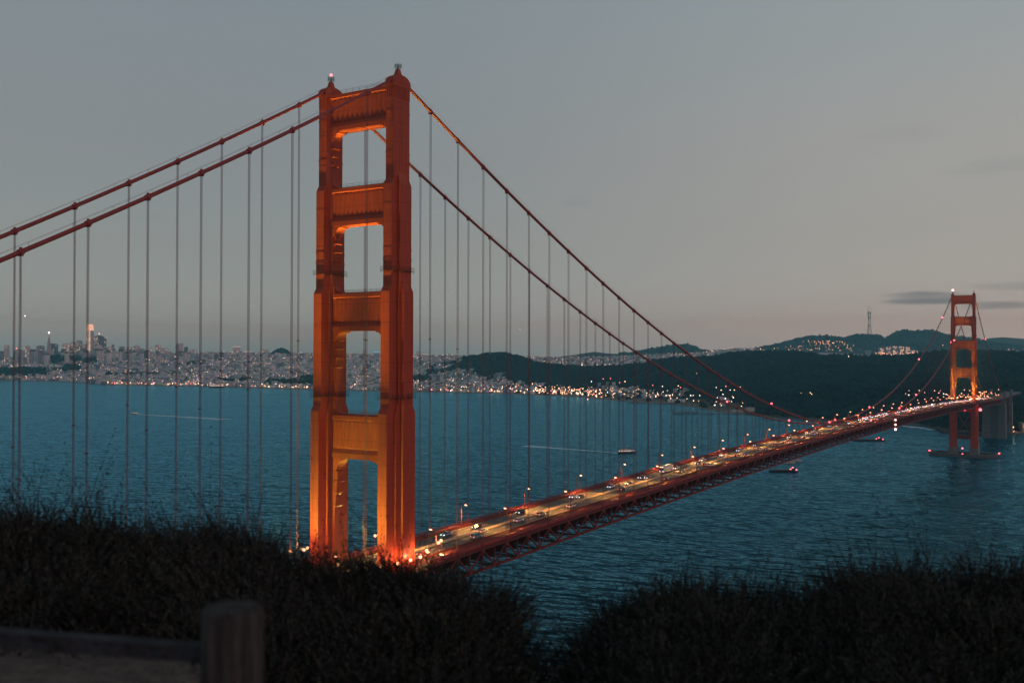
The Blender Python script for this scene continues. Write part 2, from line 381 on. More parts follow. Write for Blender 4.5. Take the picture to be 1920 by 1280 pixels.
def rows(u):
    ds = float(shore_d(u)); fw = float(interp(u, FLATW)); dc = float(interp(u, RC_D)); de = float(interp(u, RE_D)); dg = float(interp(u, RG_D))
    zc = zat(float(interp(u, RC_V))+5.0*min(1, max(0, (u-840)/60)), dc, u); ze = zat(float(interp(u, RE_V)), de, u); zg = zat(float(interp(u, RG_V)), dg, u)
    dipC = min(zc, ze)-12 if u > 850 else (zc+ze)/2
    k5 = min(1, max(0, (u-1480)/150)); d4 = ds+fw+(dc-ds-fw)*.45; d4 = d4*(1-k5) + (ds+230)*k5
    dd = [ds-60, ds-2, ds+25, ds+fw, d4, dc, (dc+de)/2, de, (de+dg)/2, dg, dg+1500, dg+3000]
    z4 = 5+(zc-5)*(.42 if u > 850 else .35); z4 = z4*(1-k5) + 50*k5
    zz = [-6, -.5, 2.0, 5.0, z4, zc, dipC, ze, min(ze, zg)-12, zg, zg-120, -5]
    return dd, zz
_rowcache = {}
def terrain(u, d):
    k = round(u/4)*4
    if k not in _rowcache: _rowcache[k] = rows(k)
    dd, zz = _rowcache[k]
    z = float(np.interp(d, dd, zz))
    x, y = D(u, d)
    a = 0 if d < dd[3] else min(1, (d-dd[3])/300)
    z += a*(noise.noise(Vector((x/260, y/260, 0)))*7 + noise.noise(Vector((x/90, y/90, 3)))*2.5)*(1 if d < dd[4] else .8)
    return z
def forest_mask(u, d):
    dd, zz = rows(u) if False else _rowcache.get(round(u/4)*4) or rows(u)
    x, y = D(u, d)
    n = noise.noise(Vector((x/170, y/170, 7)))
    if u > 1420 and d > dd[7]: return 1 if (n > -.25 or u > 1600) else 0          # far blue hills
    if d > dd[6]: return 1 if (u > 1040 and d > dd[8]) else 0
    edge = np.interp(u, [740, 800, 850, 900, 1000, 1250, 1400, 1500], [9, 1.15, .80, .42, .07, .02, 0, -1])
    if d > dd[3]:
        f = (d-dd[3])/max(1, dd[5]-dd[3]); return 1 if f + n*.55 > edge and d < dd[5]+ (150 if u > 860 else 0) else 0
    return 1 if (u > 1420 and d > dd[2]) else 0
us = np.concatenate([np.arange(-880, 0, 40), np.arange(0, 1930, 8), np.arange(1940, 2560, 40)])
NR = 54
V = []; T = []
for u in us:
    u = float(u); dd, zz = rows(u)
    _rowcache[round(u/4)*4] = (dd, zz)
    seg = []
    for i in range(len(dd)-1):
        k = 2 if i < 3 or i > 8 else 8
        seg += [dd[i] + (dd[i+1]-dd[i])*j/k for j in range(k)]
    seg.append(dd[-1])
    for d in seg:
        x, y = D(u, d); V.append((x, y, terrain(u, d)))
        if d < dd[2]+6 and u < 1400: c = (.20, .18, .15)              # beach and sea wall
        elif forest_mask(u, d): c = (.009, .020, .014)
        elif u > 1000 and d < dd[3]: c = (.055, .065, .035) if noise.noise(Vector((x/120, y/60, 1))) > -.2 else (.09, .09, .08)
        elif u > 1420 and d > dd[7]: c = (.05, .06, .04)
        else: c = (.10, .105, .10)
        T.append(c)
m_ = len(seg); nu = len(us)
V = np.array(V); T = np.array(T)
ii = np.arange((nu-1)*m_).reshape(nu-1, m_)[:, :-1].ravel()
F = np.stack([ii, ii+m_, ii+m_+1, ii+1], 1)
m_land = M('land', (.1, .1, .1), rough=1.0, spec=.1, nscale=.02, namt=.35, attr='tint')
tag(link('peninsula_terrain', bulk('peninsula_terrain', V, F, m_land, T, True)), kind='structure')

# distant ridge south of the peninsula, seen to the side of the far tower
b = MB(); pts = []
for i, u in enumerate(range(1700, 2500, 20)):
    v = float(interp(u, [(1700,650),(1780,648),(1850,634),(1880,632),(1920,635),(2100,628),(2700,640)]))
    x, y = D(u, 10500); x2, y2 = D(u, 12500); pts.append(((x, y, 0), (x, y, zat(v, 10500, u)+10*noise.noise(Vector((u/30, 0, 0)))), (x2, y2, 0)))
vs = [q for p in pts for q in p]; fs = []
for i in range(len(pts)-1):
    fs += [(3*i, 3*i+3, 3*i+4, 3*i+1), (3*i+1, 3*i+4, 3*i+5, 3*i+2)]
b.add(vs, fs); tag(b.build('distant_hills', M('distant_land', (.05, .065, .05), rough=1, spec=.1)), kind='structure')

# forest on the headland hills: crowns scattered over the slopes
pos = []; scl = []; tint = []
def crown(u, d, r, hz):
    x, y = D(u, d); pos.append((x, y, terrain(u, d) + r*.35)); scl.append((r*random.uniform(.7, 1.2), r*random.uniform(.7, 1.2), r*hz))
    k = random.uniform(.5, 1.4)*(1.0+.9*noise.noise(Vector((x/140, y/140, 2)))); q = random.uniform(-.2, .2)
    tint.append((.009*k*(1+q), .021*k, .016*k*(1-q)))
n = 0
while n < 21000:
    u = random.uniform(770, 2000); ru = _rowcache.get(round(u/4)*4) or rows(u)
    dd = ru[0]; d = random.uniform(dd[2]+20, dd[5]+120)
    if random.random() > .35: d = dd[3] + (dd[5]-dd[3])*random.random()**.6*1.06
    if forest_mask(u, d): crown(u, d, random.uniform(7, 15), random.uniform(.6, 1.15)); n += 1
for k in range(2600):                                   # far wooded crests
    u = random.uniform(1160, 1990); dg = float(interp(u, RG_D))
    crown(u, dg - random.random()**2*700, random.uniform(8, 19), random.uniform(.6, 1.0))
for (ua, ub, da, db, cnt) in [(-40, 92, 5350, 5650, 500), (88, 140, 5500, 5700, 110), (100, 140, 6350, 6600, 60), (155, 178, 6350, 6500, 60), (355, 385, 5600, 5750, 90), (425, 455, 4400, 4550, 60), (500, 590, 4250, 4480, 420), (150, 200, 5150, 5250, 90), (410, 470, 4550, 4650, 120), (775, 880, 4000, 4060, 160), (330, 350, 5000, 5060, 40), (950, 960, 3700, 3900, 60), (700, 775, 4000, 4150, 100), (350, 360, 4700, 4750, 30)]:
    for k in range(cnt): crown(random.uniform(ua, ub), random.uniform(da, db), random.uniform(7, 13), random.uniform(.7, 1.1))
for (ua, ub, va, vb, d_, cnt) in [(-30, 86, 690, 706, 5300, 520), (92, 150, 667, 674, 6000, 90), (158, 180, 671, 677, 5900, 50), (100, 112, 672, 676, 5900, 30), (190, 330, 700, 712, 5050, 120), (500, 600, 713, 727, 4150, 330), (410, 460, 712, 720, 4500, 70), (350, 384, 682, 688, 5500, 60), (800, 860, 692, 700, 4700, 50), (770, 800, 706, 712, 4400, 50), (565, 590, 706, 716, 4500, 70), (120, 150, 684, 690, 5500, 50)]:
    for k in range(cnt):
        u = random.uniform(ua, ub); v = random.uniform(va, vb); d = d_ + random.uniform(-60, 60); z1_ = zat(v, d, u); crown(u, d, random.uniform(8, 13), 1.0); pos[-1] = (pos[-1][0], pos[-1][1], max(terrain(u, d)+4, z1_ if random.random() < .7 else z1_*random.random()))
for k in range(170):                                    # the wooded knoll on the city skyline
    t = random.uniform(-1, 1); crown(527 + t*15, random.uniform(6450, 6600), 13, 1.0); pos[-1] = (pos[-1][0], pos[-1][1], zat(664 - (1-t*t)*8*random.random(), 6550))
for k in range(1900):                                    # street and garden trees through the city
    u = random.uniform(0, 1350); dd = (_rowcache.get(round(u/4)*4) or rows(u))[0]
    crown(u, random.uniform(dd[2]+30, dd[7]), random.uniform(5, 11), .9)
pos = np.array(pos); scl = np.array(scl); tint = np.array(tint)
tv = ICOV*(1+.0*ICOV)
P_, F_ = scatter(tv, ICOF, pos, scl, rng.uniform(0, 6.28, len(pos)))
P_ += rng.normal(0, 1.0, P_.shape)*np.repeat(scl[:, :1], len(tv), 0)*.16
m_tree = M('foliage_far', (.03, .04, .03), rough=1, spec=.05, attr='tint')
tag(link('forest_trees', bulk('forest_trees', P_, F_, m_tree, np.repeat(tint, len(tv), 0))), 'dark mixed woodland covering the headland hills', 'forest', kind='stuff')

# ------------------------------------------------------------------ city
m_city = M('city_walls', (.3, .3, .3), rough=.85, spec=.25, attr='tint', nscale=.08, namt=.18)
pal = [(.58,.66,.70),(.66,.70,.70),(.46,.55,.60),(.32,.40,.46),(.62,.62,.58),(.14,.20,.25),(.74,.79,.80),(.30,.30,.31),(.50,.60,.68)]
pos = []; scl = []; rot = []; tint = []
def in_city(u, d, dd):
    if forest_mask(u, d): return False
    if u > 1420 and d > dd[7]+100: return random.random() < .25 and 1440 < u < 1800
    return True
n = 0
while n < 19000:
    r_ = random.random()
    u = random.uniform(-60, 960) if r_ < .72 else random.uniform(960, 1900)
    dd = (_rowcache.get(round(u/4)*4) or rows(u))[0]
    d = random.uniform(dd[2]+20, dd[7]+60)
    if u > 1000 and d < dd[3]:
        if random.random() > .05: continue
        d = dd[3]*.4 + dd[2]*.6 + random.uniform(-30, 60)
    if u > 1160 and dd[5] < d < dd[6]: d = random.uniform(dd[6], dd[7])
    if u > 1440 and random.random() < .5: d = random.uniform(dd[7], dd[9]-600)
    if not in_city(u, d, dd): continue
    if 1440 < u and d < dd[5]: continue
    x, y = D(u, d); z = terrain(u, d); h = random.uniform(8, 14)
    if random.random() < .05 and u < 850: h = random.uniform(16, 28)
    wd = random.uniform(8, 22)
    if d > dd[7]-150: h = min(h, 10)
    pos.append((x, y, z-3)); scl.append((wd, random.uniform(9, 20), h+3)); rot.append(.35 + random.choice((0, 1.5708)) + random.uniform(-.05, .05)); tint.append([c*random.uniform(.8, 1.1) for c in random.choice(pal)]); n += 1
pos = np.array(pos); scl = np.array(scl); rot = np.array(rot); tint = np.array(tint)
# mid-rise blocks crowding the hilltops
for k in range(170):
    u = random.choice((random.gauss(150, 90), random.uniform(0, 620), random.uniform(200, 460)))
    if not -60 < u < 780: continue
    d = random.uniform(5900, 6750); x, y = D(u, d); z = terrain(u, d); top_ = np.interp(u, [0, 60, 190, 300, 450, 600, 780], [657, 654, 651, 657, 660, 663, 665]) + abs(random.gauss(0, 8))
    h = zat(top_, d, u) - z
    if h < 8: continue
    pos = np.vstack([pos, (x, y, z-3)]); w_ = random.uniform(10, 22); scl = np.vstack([scl, (w_, random.uniform(12, 30), h+3)]); rot = np.append(rot, .35+random.choice((0, 1.57))); tint = np.vstack([tint, np.array(random.choice(pal[:5]+pal[6:7]+pal[8:]))*random.uniform(.6, 1.0)])
# the closest ones stand as single things, the rest as one mass
dist = np.hypot(pos[:, 0]-CAMX, pos[:, 1]-CAMY); order = np.argsort(dist/ (scl[:, 0]+scl[:, 2]))
near = [i for i in order if abs(dist[i]) < 7000][:230]; nearset = set(int(i) for i in near); rest = np.array([i for i in range(len(pos)) if i not in nearset])
P_, F_ = scatter(BOXV, BOXF, pos[rest], scl[rest], rot[rest])
tag(link('city_buildings', bulk('city_buildings', P_, F_, m_city, np.repeat(tint[rest], 8, 0))), 'pale low buildings of the hillside city carpeting the slopes across the bay', 'buildings', kind='stuff')
house_mats = [M('house_wall', c, rough=.85, nscale=.3, namt=.15) for c in pal]
m_roofd = M('house_roof', (.12, .11, .11), rough=.9)
hm = []
for i, mt_ in enumerate(house_mats):
    wb = MB().box(-.5, .5, -.5, .5, 0, .86).mesh('wall', mt_); rb = MB().prism([(-.53,-.53),(.53,-.53),(.53,.53),(-.53,.53)], .86, 1.0, [(-.1,-.42),(.1,-.42),(.1,.42),(-.1,.42)]).mesh('roof', m_roofd); hm.append((wb, rb))
for i in near:
    wm, rm = random.choice(hm); e = empty('city_house', pos[i], rot[i], 'pale low building among its neighbours on the far shore', 'building', 'low buildings along the far shore'); e.scale = scl[i]
    link('wall', wm, e); link('roof', rm, e)

# downtown towers and other buildings that stand out on the skyline
m_gl = [M('office_facade', c, rough=.5, nscale=.15, namt=.2, nstretch=(1, 1, 3)) for c in [(.44,.50,.54),(.32,.38,.44),(.58,.60,.60),(.12,.16,.21),(.46,.45,.44),(.66,.69,.70)]]
lw_w = E('lit_windows_white', (1, .84, .66), .8); lw_o = E('lit_windows_warm', (1, .62, .38), .8); lw_b = E('blue_sign_glow', (.15, .55, 1.0), 1.2); lw_p = E('lit_crown', (1, .66, .45), .95)
def highrise(u, vt, vb, wpx, depth, mat, label, group=None, lit=0, litmat=None, crown_=None, taper=1.0, roofbox=True):
    x, y = D(u, depth); zb = zat(vb, depth, u) - 12; zt = zat(vt, depth, u); wd = wpx*depth/FPX
    e = empty('office_tower', (x, y, zb), YAW*-1 + random.uniform(-.5, .5)*0 + .18, label, 'tower', group)
    h = zt-zb; hw = wd/2; hd = hw*.9
    sec = max(1, int(h//60)+1); bt = MB()
    poly = lambda k: [(-hw*k, -hd*k), (hw*k, -hd*k), (hw*k, hd*k), (-hw*k, hd*k)]
    bt.prism(poly(1), 0, h*.97, poly(taper)); bt.build('facade', mat, e)
    if roofbox: MB().box(-hw*.5*taper, hw*.5*taper, -hd*.5*taper, hd*.5*taper, h*.97+.01, h).build('roof', mat, e)
    if lit:
        fb = MB(); rows_ = int(h/9)
        for r_ in range(1, rows_):
            z = h*.95*r_/rows_; k = 1 + (taper-1)*z/(h*.97)
            cols = max(2, int(wd/7))
            for c in range(cols):
                if random.random() < lit:
                    xx = -hw*k + 2*hw*k*(c+.5)/cols; fb.box(xx-wd*k/cols*.36, xx+wd*k/cols*.36, -hd*k-.5, -hd*k-.1, z, z+4.0)
        if fb.f: tag(fb.build('lit_window', litmat or lw_w, e), kind='stuff')
    if crown_: MB().box(-hw*taper*1.03, hw*taper*1.03, -hd*taper*1.03, hd*taper*1.03, h*(1-crown_), h*.985).build('lit_crown', litmat or lw_w, e)
    return e
# tallest rounded tower with the glowing top
e = empty('office_tower', (*D(169, 6600), zat(668, 6600)), .3, 'tallest skyscraper, slender and rounded with a glowing peach top', 'skyscraper')
H_ = zat(609.5, 6600) - zat(668, 6600); bt = MB()
def rr(k, n=16, ex=.55):
    out = []
    for i in range(n):
        a = 2*math.pi*i/n; out.append((22*k*math.copysign(abs(math.cos(a))**ex, math.cos(a)), 22*k*math.copysign(abs(math.sin(a))**ex, math.sin(a))))
    return out
lv = [(0, 1), (.35, 1), (.6, .95), (.8, .86)]
for (a, ka), (b2, kb) in zip(lv, lv[1:]): bt.prism(rr(ka), H_*a, H_*b2-.05, rr(kb))
bt.build('facade', m_gl[0], e)
MB().prism(rr(.87), H_*.80, H_, rr(.72)).build('lit_crown', lw_p, e)
fb = MB()
for k in range(150):
    t_ = random.uniform(.1, .78); ww = 21*np.interp(t_, [0, .35, .6, .8], [1, 1, .95, .86]); xx = random.uniform(-ww*.8, ww*.7); fb.box(xx, xx+random.uniform(3, 9), -ww*1.09, -ww*1.04, H_*t_, H_*t_+3.5)
tag(fb.build('lit_window', lw_w, e), kind='stuff')
# pyramid
e = empty('pyramid_tower', (*D(92, 6000), zat(676, 6000)), .5, 'slender pyramid skyscraper tapering to a bright light at its tip', 'skyscraper')
H_ = zat(626, 6000) - zat(676, 6000)
MB().prism([(-15,-15),(15,-15),(15,15),(-15,15)], 0, H_*.83, [(-3.2,-3.2),(3.2,-3.2),(3.2,3.2),(-3.2,3.2)]).build('facade', m_gl[4], e)
MB().prism([(-3,-3),(3,-3),(3,3),(-3,3)], H_*.83+.02, H_, [(-.4,-.4),(.4,-.4),(.4,.4),(-.4,.4)]).build('spire', m_gl[5], e)
MB().box(-10, -5, -2, 2, H_*.4, H_*.66).box(5, 10, -2, 2, H_*.4, H_*.66).build('wing', m_gl[4], e)
MB().ball((0, 0, H_+2), 4.2).build('beacon', E('tip_light', (1, .93, .85), 9), e)
# dark blocky tower beside it
e = highrise(186, 629, 664, 13, 6650, m_gl[3], 'broad dark skyscraper with rows of lit floors beside the tallest one', lit=.5)
highrise(194, 634, 664, 9, 6700, m_gl[3], 'dark slab half hidden behind the broad dark skyscraper', lit=.4)
highrise(186, 646.5, 670, 9, 6500, m_gl[5], 'pale narrow tower rising just before the broad dark skyscraper')
MB().ball((*D(186, 6650), zat(627, 6650)), 3.5).build('roof_light', m_pink, None).location = (0, 0, 0)
bpy.data.objects['roof_light'].parent = e; bpy.data.objects['roof_light'].location = -e.location; e.rotation_euler = (0, 0, 0)
hl = [(13,647,8,2,.2,'grey tower with a flat roof at the outer edge of the skyline'),(51,648,9,5,.4,'cream tower with a lit top'),(76,647.5,12,1,.1,'wide blue-grey tower block'),(100,644,14,3,.25,'wide dark glass block with a square roof right of the pyramid'),(125,644,12,2,.35,'cream block with a warm lit top storey'),(138,641,8,0,.4,None),(149,638,9,1,.4,'stepped blue-grey tower rising just before the tallest skyscraper'),(158,645,8,4,.2,None),(206,650,10,2,.3,None),(212,645,4,1,0,'thin dark tower with a small mast'),(229,649,9,1,.2,None),(243,650,9,5,.35,'broad white block with a lit roof line'),(256,648,10,4,.25,None),(266,653,8,1,.1,None),(296,646,9,2,.2,'hilltop hotel block with a peaked top'),(283,652,4,5,.8,'narrow slab speckled with lights'),(309,652,12,5,.2,'low white block with a red roof sign'),(333,644,5,1,.05,'thin slate-blue slab tower'),(340,643,7,5,.15,'tall pale slab tower standing alone over the houses'),(349,650,6,3,.1,None),(362,655,11,2,.25,None),(444,650,11,2,.15,'pale hilltop tower with a bright white top floor'),(464,659,10,0,.1,'short hilltop tower with a glowing top and stem'),(456,663,5,3,0,None),(496,655,12,4,.3,'pinkish apartment block on the hilltop by the trees'),(545,660,8,2,.2,None),(574,661,10,1,.2,None),(60,662,8,2,.2,None),(75,661,7,5,.2,None),(86,658,8,0,.2,None),(108,668,12,5,.0,'plain white box of a building halfway down the hill'),(36,655,9,1,.3,None),(683,657,7,4,.3,'grey tower framed by the open portal of the bridge'),(700,660,6,0,.2,None),(712,662,10,2,.2,None),(784,658,7,5,.3,None),(795,661,6,2,.3,None),(272,656,9,2,.2,None),(320,659,8,4,.2,None),(225,655,7,5,.2,None),(420,661,9,1,.1,None)]
used_l = {}
def gen_label(u, wpx, mi):
    wd_ = 'narrow' if wpx < 7.5 else 'broad' if wpx > 10 else 'mid-width'; c_ = ['blue-grey', 'slate', 'pale stone', 'dark', 'brownish', 'off-white'][mi]
    wh = 'at the outer edge of downtown, before the pyramid' if u < 92 else 'between the pyramid and the tallest skyscraper' if u < 169 else 'just past the broad dark skyscraper' if u < 250 else 'between downtown and the hilltop hotel' if u < 296 else 'among the hill houses past the hilltop hotel' if u < 430 else 'on the ridge by the hilltop towers' if u < 600 else 'seen through or just past the near bridge tower'
    l = '%s %s tower block %s' % (wd_, c_, wh); used_l[l] = used_l.get(l, 0)+1; k = used_l[l]
    return l if k == 1 else l + [', with a shorter twin', ', the shorter twin', ', third of its kind'][k-2]
gen = 'mid-rise grey tower in the crowded downtown skyline across the bay'
for i, (u, v, wpx, mi, lit, lab) in enumerate(hl):
    dep = 6350 + (i*67) % 420
    e = highrise(u, v, v+ (24 if u < 330 else 12), wpx, dep, m_gl[mi], lab or gen_label(u, wpx, mi), None if lab else 'mid-rise towers of the downtown skyline', lit=lit)
highrise(444, 649.5, 654, 13, 6300, m_gl[5], 'flat bright white cap storey on the hilltop tower', lit=0, crown_=.10)
highrise(464, 658.6, 662, 10.5, 6290, m_gl[5], 'lit cap of the short hilltop tower', crown_=.12)
highrise(706, 659.5, 668, 9, 6200, m_gl[1], 'block with a vivid blue lit crown seen through the bridge portal', litmat=lw_b, crown_=.12)
# floodlit hospital-like blocks on the wooded hillside
for i, (u, v, wpx, hpx) in enumerate([(1652,651,8,16),(1664,649,9,18),(1676,647.5,8,19),(1688,648,10,18),(1700,649,10,17),(1712,656,12,10),(1658,660,10,8),(1724,660,12,6),(1628,656,9,12)]):
    e = highrise(u, v, v+hpx, wpx, 6900+i*12, m_gl[1 if i != 8 else 1], ['brightly lit pale block in the cluster on the wooded hillside','dim slab at the edge of the lit hillside cluster'][i == 8], 'lit blocks clustered on the wooded hillside' if i != 8 else None, lit=.6 if i != 8 else 0, litmat=E('ward_light', (1, .74, .48), 1.5) if i == 0 else bpy.data.materials['ward_light'])

# three-legged broadcast mast on the hill
e = empty('broadcast_mast', (*D(1630, 8300), zat(632, 8300)), .4, 'tall three-legged broadcast mast with crossbars on the hilltop', 'mast')
Hm = zat(570, 8300) - zat(632, 8300); m_mast = M('mast_steel', (.08, .06, .07), rough=.6)
lev = [(0, 21), (.12, 17), (.38, 11), (.6, 10), (.76, 13), (.80, 14)]
for k in range(3):
    a = k*2.094+.2; b = MB(); b.tube([(r_*math.cos(a), r_*math.sin(a), Hm*t_) for t_, r_ in lev], 2.7, 5)
    b.tube([(14*math.cos(a), 14*math.sin(a), Hm*.8), (14*math.cos(a), 14*math.sin(a), Hm*(.94 + .03*k))], .9, 5); b.build('leg', m_mast, e)
for t_, r_ in [(.05, 20), (.38, 12), (.6, 11), (.76, 15)]:
    b = MB()
    for k in range(3):
        a = k*2.094+.2; c = a+2.094; b.bar((r_*1.15*math.cos(a), r_*1.15*math.sin(a), Hm*t_), (r_*1.15*math.cos(c), r_*1.15*math.sin(c), Hm*t_), 3, 3.4)
    b.build('crossbar', m_mast, e)
e = empty('radio_mast', (*D(1511, 8250), zat(634, 8250)), 0, 'thin short radio mast on the lower hilltop', 'mast')
MB().tube([(0, 0, -5), (0, 0, 42)], .9, 4).build('pole', m_mast, e)

# lights of the city: lamps and windows too small and many to count
def light_cloud(name, label, pts, mat, kind='stuff'):
    P0 = np.array([p[:3] for p in pts]); S = np.array([[p[3]]*3 for p in pts]); S[:, 2] *= .8
    P_, F_ = scatter(OCTV, OCTF, P0, S); tag(link(name, bulk(name, P_, F_, mat)), label, 'lights', kind=kind)
warm = []; white = []; redl = []; cool = []
def put(lst, u, d, up, r): 
    x, y = D(u, d); lst.append((x, y, terrain(u, d)+up, r))
for k in range(3000):
    u = random.uniform(0, 1000) if random.random() < .8 else random.uniform(1000, 1420)
    dd = (_rowcache.get(round(u/4)*4) or rows(u))[0]; d = random.uniform(dd[2]+20, dd[7]+20)
    if forest_mask(u, d) or (u > 1160 and dd[5] < d < dd[6]): continue
    s_ = random.random()
    (warm if s_ < .62 else white).append((*D(u, d), terrain(u, d)+random.uniform(9, 16), random.uniform(.7, 1.3+.9*random.random()**3)))
for k in range(820):                                     # waterfront strip
    u = random.uniform(200, 640) if random.random() < .55 else random.uniform(640, 1130); ds = float(shore_d(u))
    d = ds + random.expovariate(1/170.)+20
    l_ = random.random(); (warm if l_ < .7 else redl if l_ < .84 else white).append((*D(u, d), terrain(u, min(d, ds+600))+random.uniform(4, 10), random.uniform(1.0, 2.6)))
for k in range(230):
    u = random.gauss(960, 110); ds = float(shore_d(u)); d = ds + random.uniform(150, 800); put(warm, u, d, 7, random.uniform(.9, 2.3))
for k in range(60): put(warm, random.uniform(1100, 1400), random.uniform(3000, 3600), 8, random.uniform(.8, 1.8))
for (u, v, d, r_, l_) in [(1083,711,3900,4,warm),(1131,710,3600,2.6,redl),(1145,709.5,3600,2.6,redl),(1162,717,3500,2.6,warm),(1172,715,3500,3,warm),(1224,722,3300,2,redl),(1242,724,3200,2.2,white),(1272,723,3200,2.6,warm),(1276,726,3150,2.2,redl),(1249,741,2900,2.2,white),(1256,741,2900,2.2,white),(1295,741,2800,2,white),(1300,741,2800,1.6,white),(1312,741,2750,1.6,white),(1340,759,2480,2.2,white),(1343,726,2900,1.5,white),(1361,724,2900,2,redl),(1352,731,2800,1.6,white),(1369,731,2750,1.6,white),(1377,731,2750,2,warm),(1360,747,2600,2.2,white),(1375,745,2600,2,white),(1388,725,2850,1.5,warm),(1502,737,2500,2,warm),(1519,736,2500,1.8,warm),(1522,738.5,2500,1.8,warm),(1541,736,2500,1.8,warm),(1545,738,2500,2,warm),(1533,743,2450,1.8,redl),(1478,734,2600,1.3,warm),(1503,727,2700,1.2,white),(1535,697,3200,1.1,white),(1591,668,3300,1.8,white),(1604,735,2500,2.4,warm),(1604,738,2480,3,redl),(1586,737,2500,1.2,warm),(1640,732,2500,2,warm),(1648,743,2350,2.2,redl),(1655,737.5,2450,1.8,warm),(1661,738,2450,2,warm),(1669,741,2350,1.8,white),(1680,740,2350,1.6,white),(1517,632.5,8240,5,warm),(1732,620.5,8290,3.5,redl),(1760,658,6600,4,warm),(1768,647,7500,4,warm),(50,592,5000,2.4,cool),(978,617,5200,1.6,cool),(31,653,6400,5,redl),(183,673,5600,3,redl),(0,688,5600,6,warm),(483,692,5400,4,redl),(366,706,4900,4.5,redl),(371,712,4850,5,redl),(271,694,5300,5,white),(290,693,5300,4.5,white),(300,698,5250,4,white),(312,699,5200,4.5,white),(331,696,5200,4.5,white),(337,690,5300,3,white),(202,713,4750,5,redl),(205,716,4700,3.5,warm),(168,706,5000,4,warm),(365,703,4950,4,warm),(372,703,4950,4,warm),(384,702,4950,4,warm),(396,701,4950,4,white),(408,701,4950,4,warm),(713,711,4500,5,redl),(717,707,4500,4,white),(706,720,4300,3,warm),(722,712,4400,3,redl),(1113,738,3200,2,redl),(1452,653,6600,3,warm),(1474,651,7500,2.4,warm),(1499,655.5,6900,2.2,warm),(1426,654,6400,4,warm),(883,690,4600,3,white),(895,690,4600,3,warm),(909,690,4550,3.4,warm),(924,689,4500,3.6,warm),(939,691,4450,4.4,warm),(921,699,4400,2.6,warm),(1000,691,4350,2.6,warm),(1007,691,4350,3.4,warm),(893,678,4900,3,white),(904,667,5200,4,warm),(850,705,4600,4.5,warm),(1109,715,3700,2.6,white),(1092,738,3250,2,white),(1114,738,3200,1.6,redl),(1086,732,3300,1.6,white)]:
    if l_ is not cool:
        l_.append((*G(u, v, d), r_*.72))
for k in range(150):                                     # lights on the slopes of the far hills
    u = random.gauss(1545, 34); v = random.uniform(637, 664); warm.append((*G(u, v + abs(u-1540)*.06, 7600), random.uniform(1.0, 2.6)))
for k in range(60): warm.append((*G(random.uniform(1640, 1735), random.uniform(660, 668), 6600), random.uniform(1.2, 2.6)))
for k in range(26): warm.append((*G(random.uniform(1850, 1925), random.uniform(653, 661), 6500), random.uniform(1.0, 2.2)))
for k in range(150): 
    u = random.uniform(1230, 1425); v = np.interp(u, [1230, 1300, 1345, 1425], [668, 664, 659, 656])+random.uniform(-2, 3); warm.append((*G(u, v, 6250), random.uniform(1.0, 2.4)))
for k in range(75):                                      # toll plaza and approach road beyond the far tower
    u = random.uniform(1690, 1900); v = random.uniform(731, 742) - max(0, (u-1780))*.03; (warm if random.random() < .75 else white if random.random() < .7 else redl).append((*G(u, v, random.uniform(1950, 2300)), random.uniform(.5, 1.25)))
m_lw = E('warm_city_lamp', (1, .56, .32), 6.0); m_lwh = E('white_city_lamp', (1, .86, .74), 7.0); m_lr = E('red_city_lamp', (1, .22, .18), 6.0)
light_cloud('warm_city_lights', 'scattered warm amber street and window lights of the city', warm, m_lw)
light_cloud('white_city_lights', 'scattered white street lights of the city', white, m_lwh)
light_cloud('red_city_lights', 'scattered red traffic and sign lights of the city', redl, m_lr)
for i, (u, v, d, r_) in enumerate([(50, 592, 5000, 2.6), (978, 617, 5200, 1.4)]):
    p = G(u, v, d); e = empty('airplane', p, .6, ['small airplane with its landing light on above the downtown towers', 'tiny airplane with a faint light low over the wooded hill'][i], 'airplane')
    b = MB(); b.tube([(-9, 0, 0), (-6, 0, .2), (6, 0, .2), (9, 0, .9)], [.4, 1.1, 1.1, .3], 8); b.build('fuselage', m_gl[5], e)
    MB().box(-2, 1.5, -10, 10, -.2, .15).build('wing', m_gl[5], e); MB().extr([(6.2, .8), (9, .8), (9.4, 3.8), (8.0, 3.8)], 'y', -.15, .15).build('tail_fin', m_gl[5], e)
    MB().ball((-9, 0, 0), r_).build('landing_light', E('landing_light', (1, .95, .85), 5), e)

# waterfront structures
def lowbox(name, u0, u1, vt, depth, mat, label, cat, zb=0.5, dep=18, roof=None):
    x0, y0 = D(u0, depth); x1, y1 = D(u1, depth); Lx = math.hypot(x1-x0, y1-y0); e = empty(name, ((x0+x1)/2, (y0+y1)/2, 0), math.atan2(y1-y0, x1-x0), label, cat)
    zt = zat(vt, depth, (u0+u1)/2); MB().box(-Lx/2, Lx/2, -dep/2, dep/2, zb-1, zt*.75).build('wall', mat, e)
    MB().extr([(-dep/2-.5, zt*.75+.01), (dep/2+.5, zt*.75+.01), (0, zt)], 'x', -Lx/2-.4, Lx/2+.4).build('roof', roof or mat, e); return e
m_shed = M('pale_shed', (.42, .42, .40), rough=.8, nscale=.1)
lowbox('pier_shed', 0, 62, 706.5, 5180, m_shed, 'long pale pier shed on the water at the edge of the frame', 'shed')
lowbox('pier_shed', 66, 120, 706.5, 5140, m_shed, 'shorter pale pier shed next to the long one', 'shed')
lowbox('pier_shed', 124, 145, 708.5, 5060, m_gl[4], 'small brownish pier shed at the end of the row', 'shed')
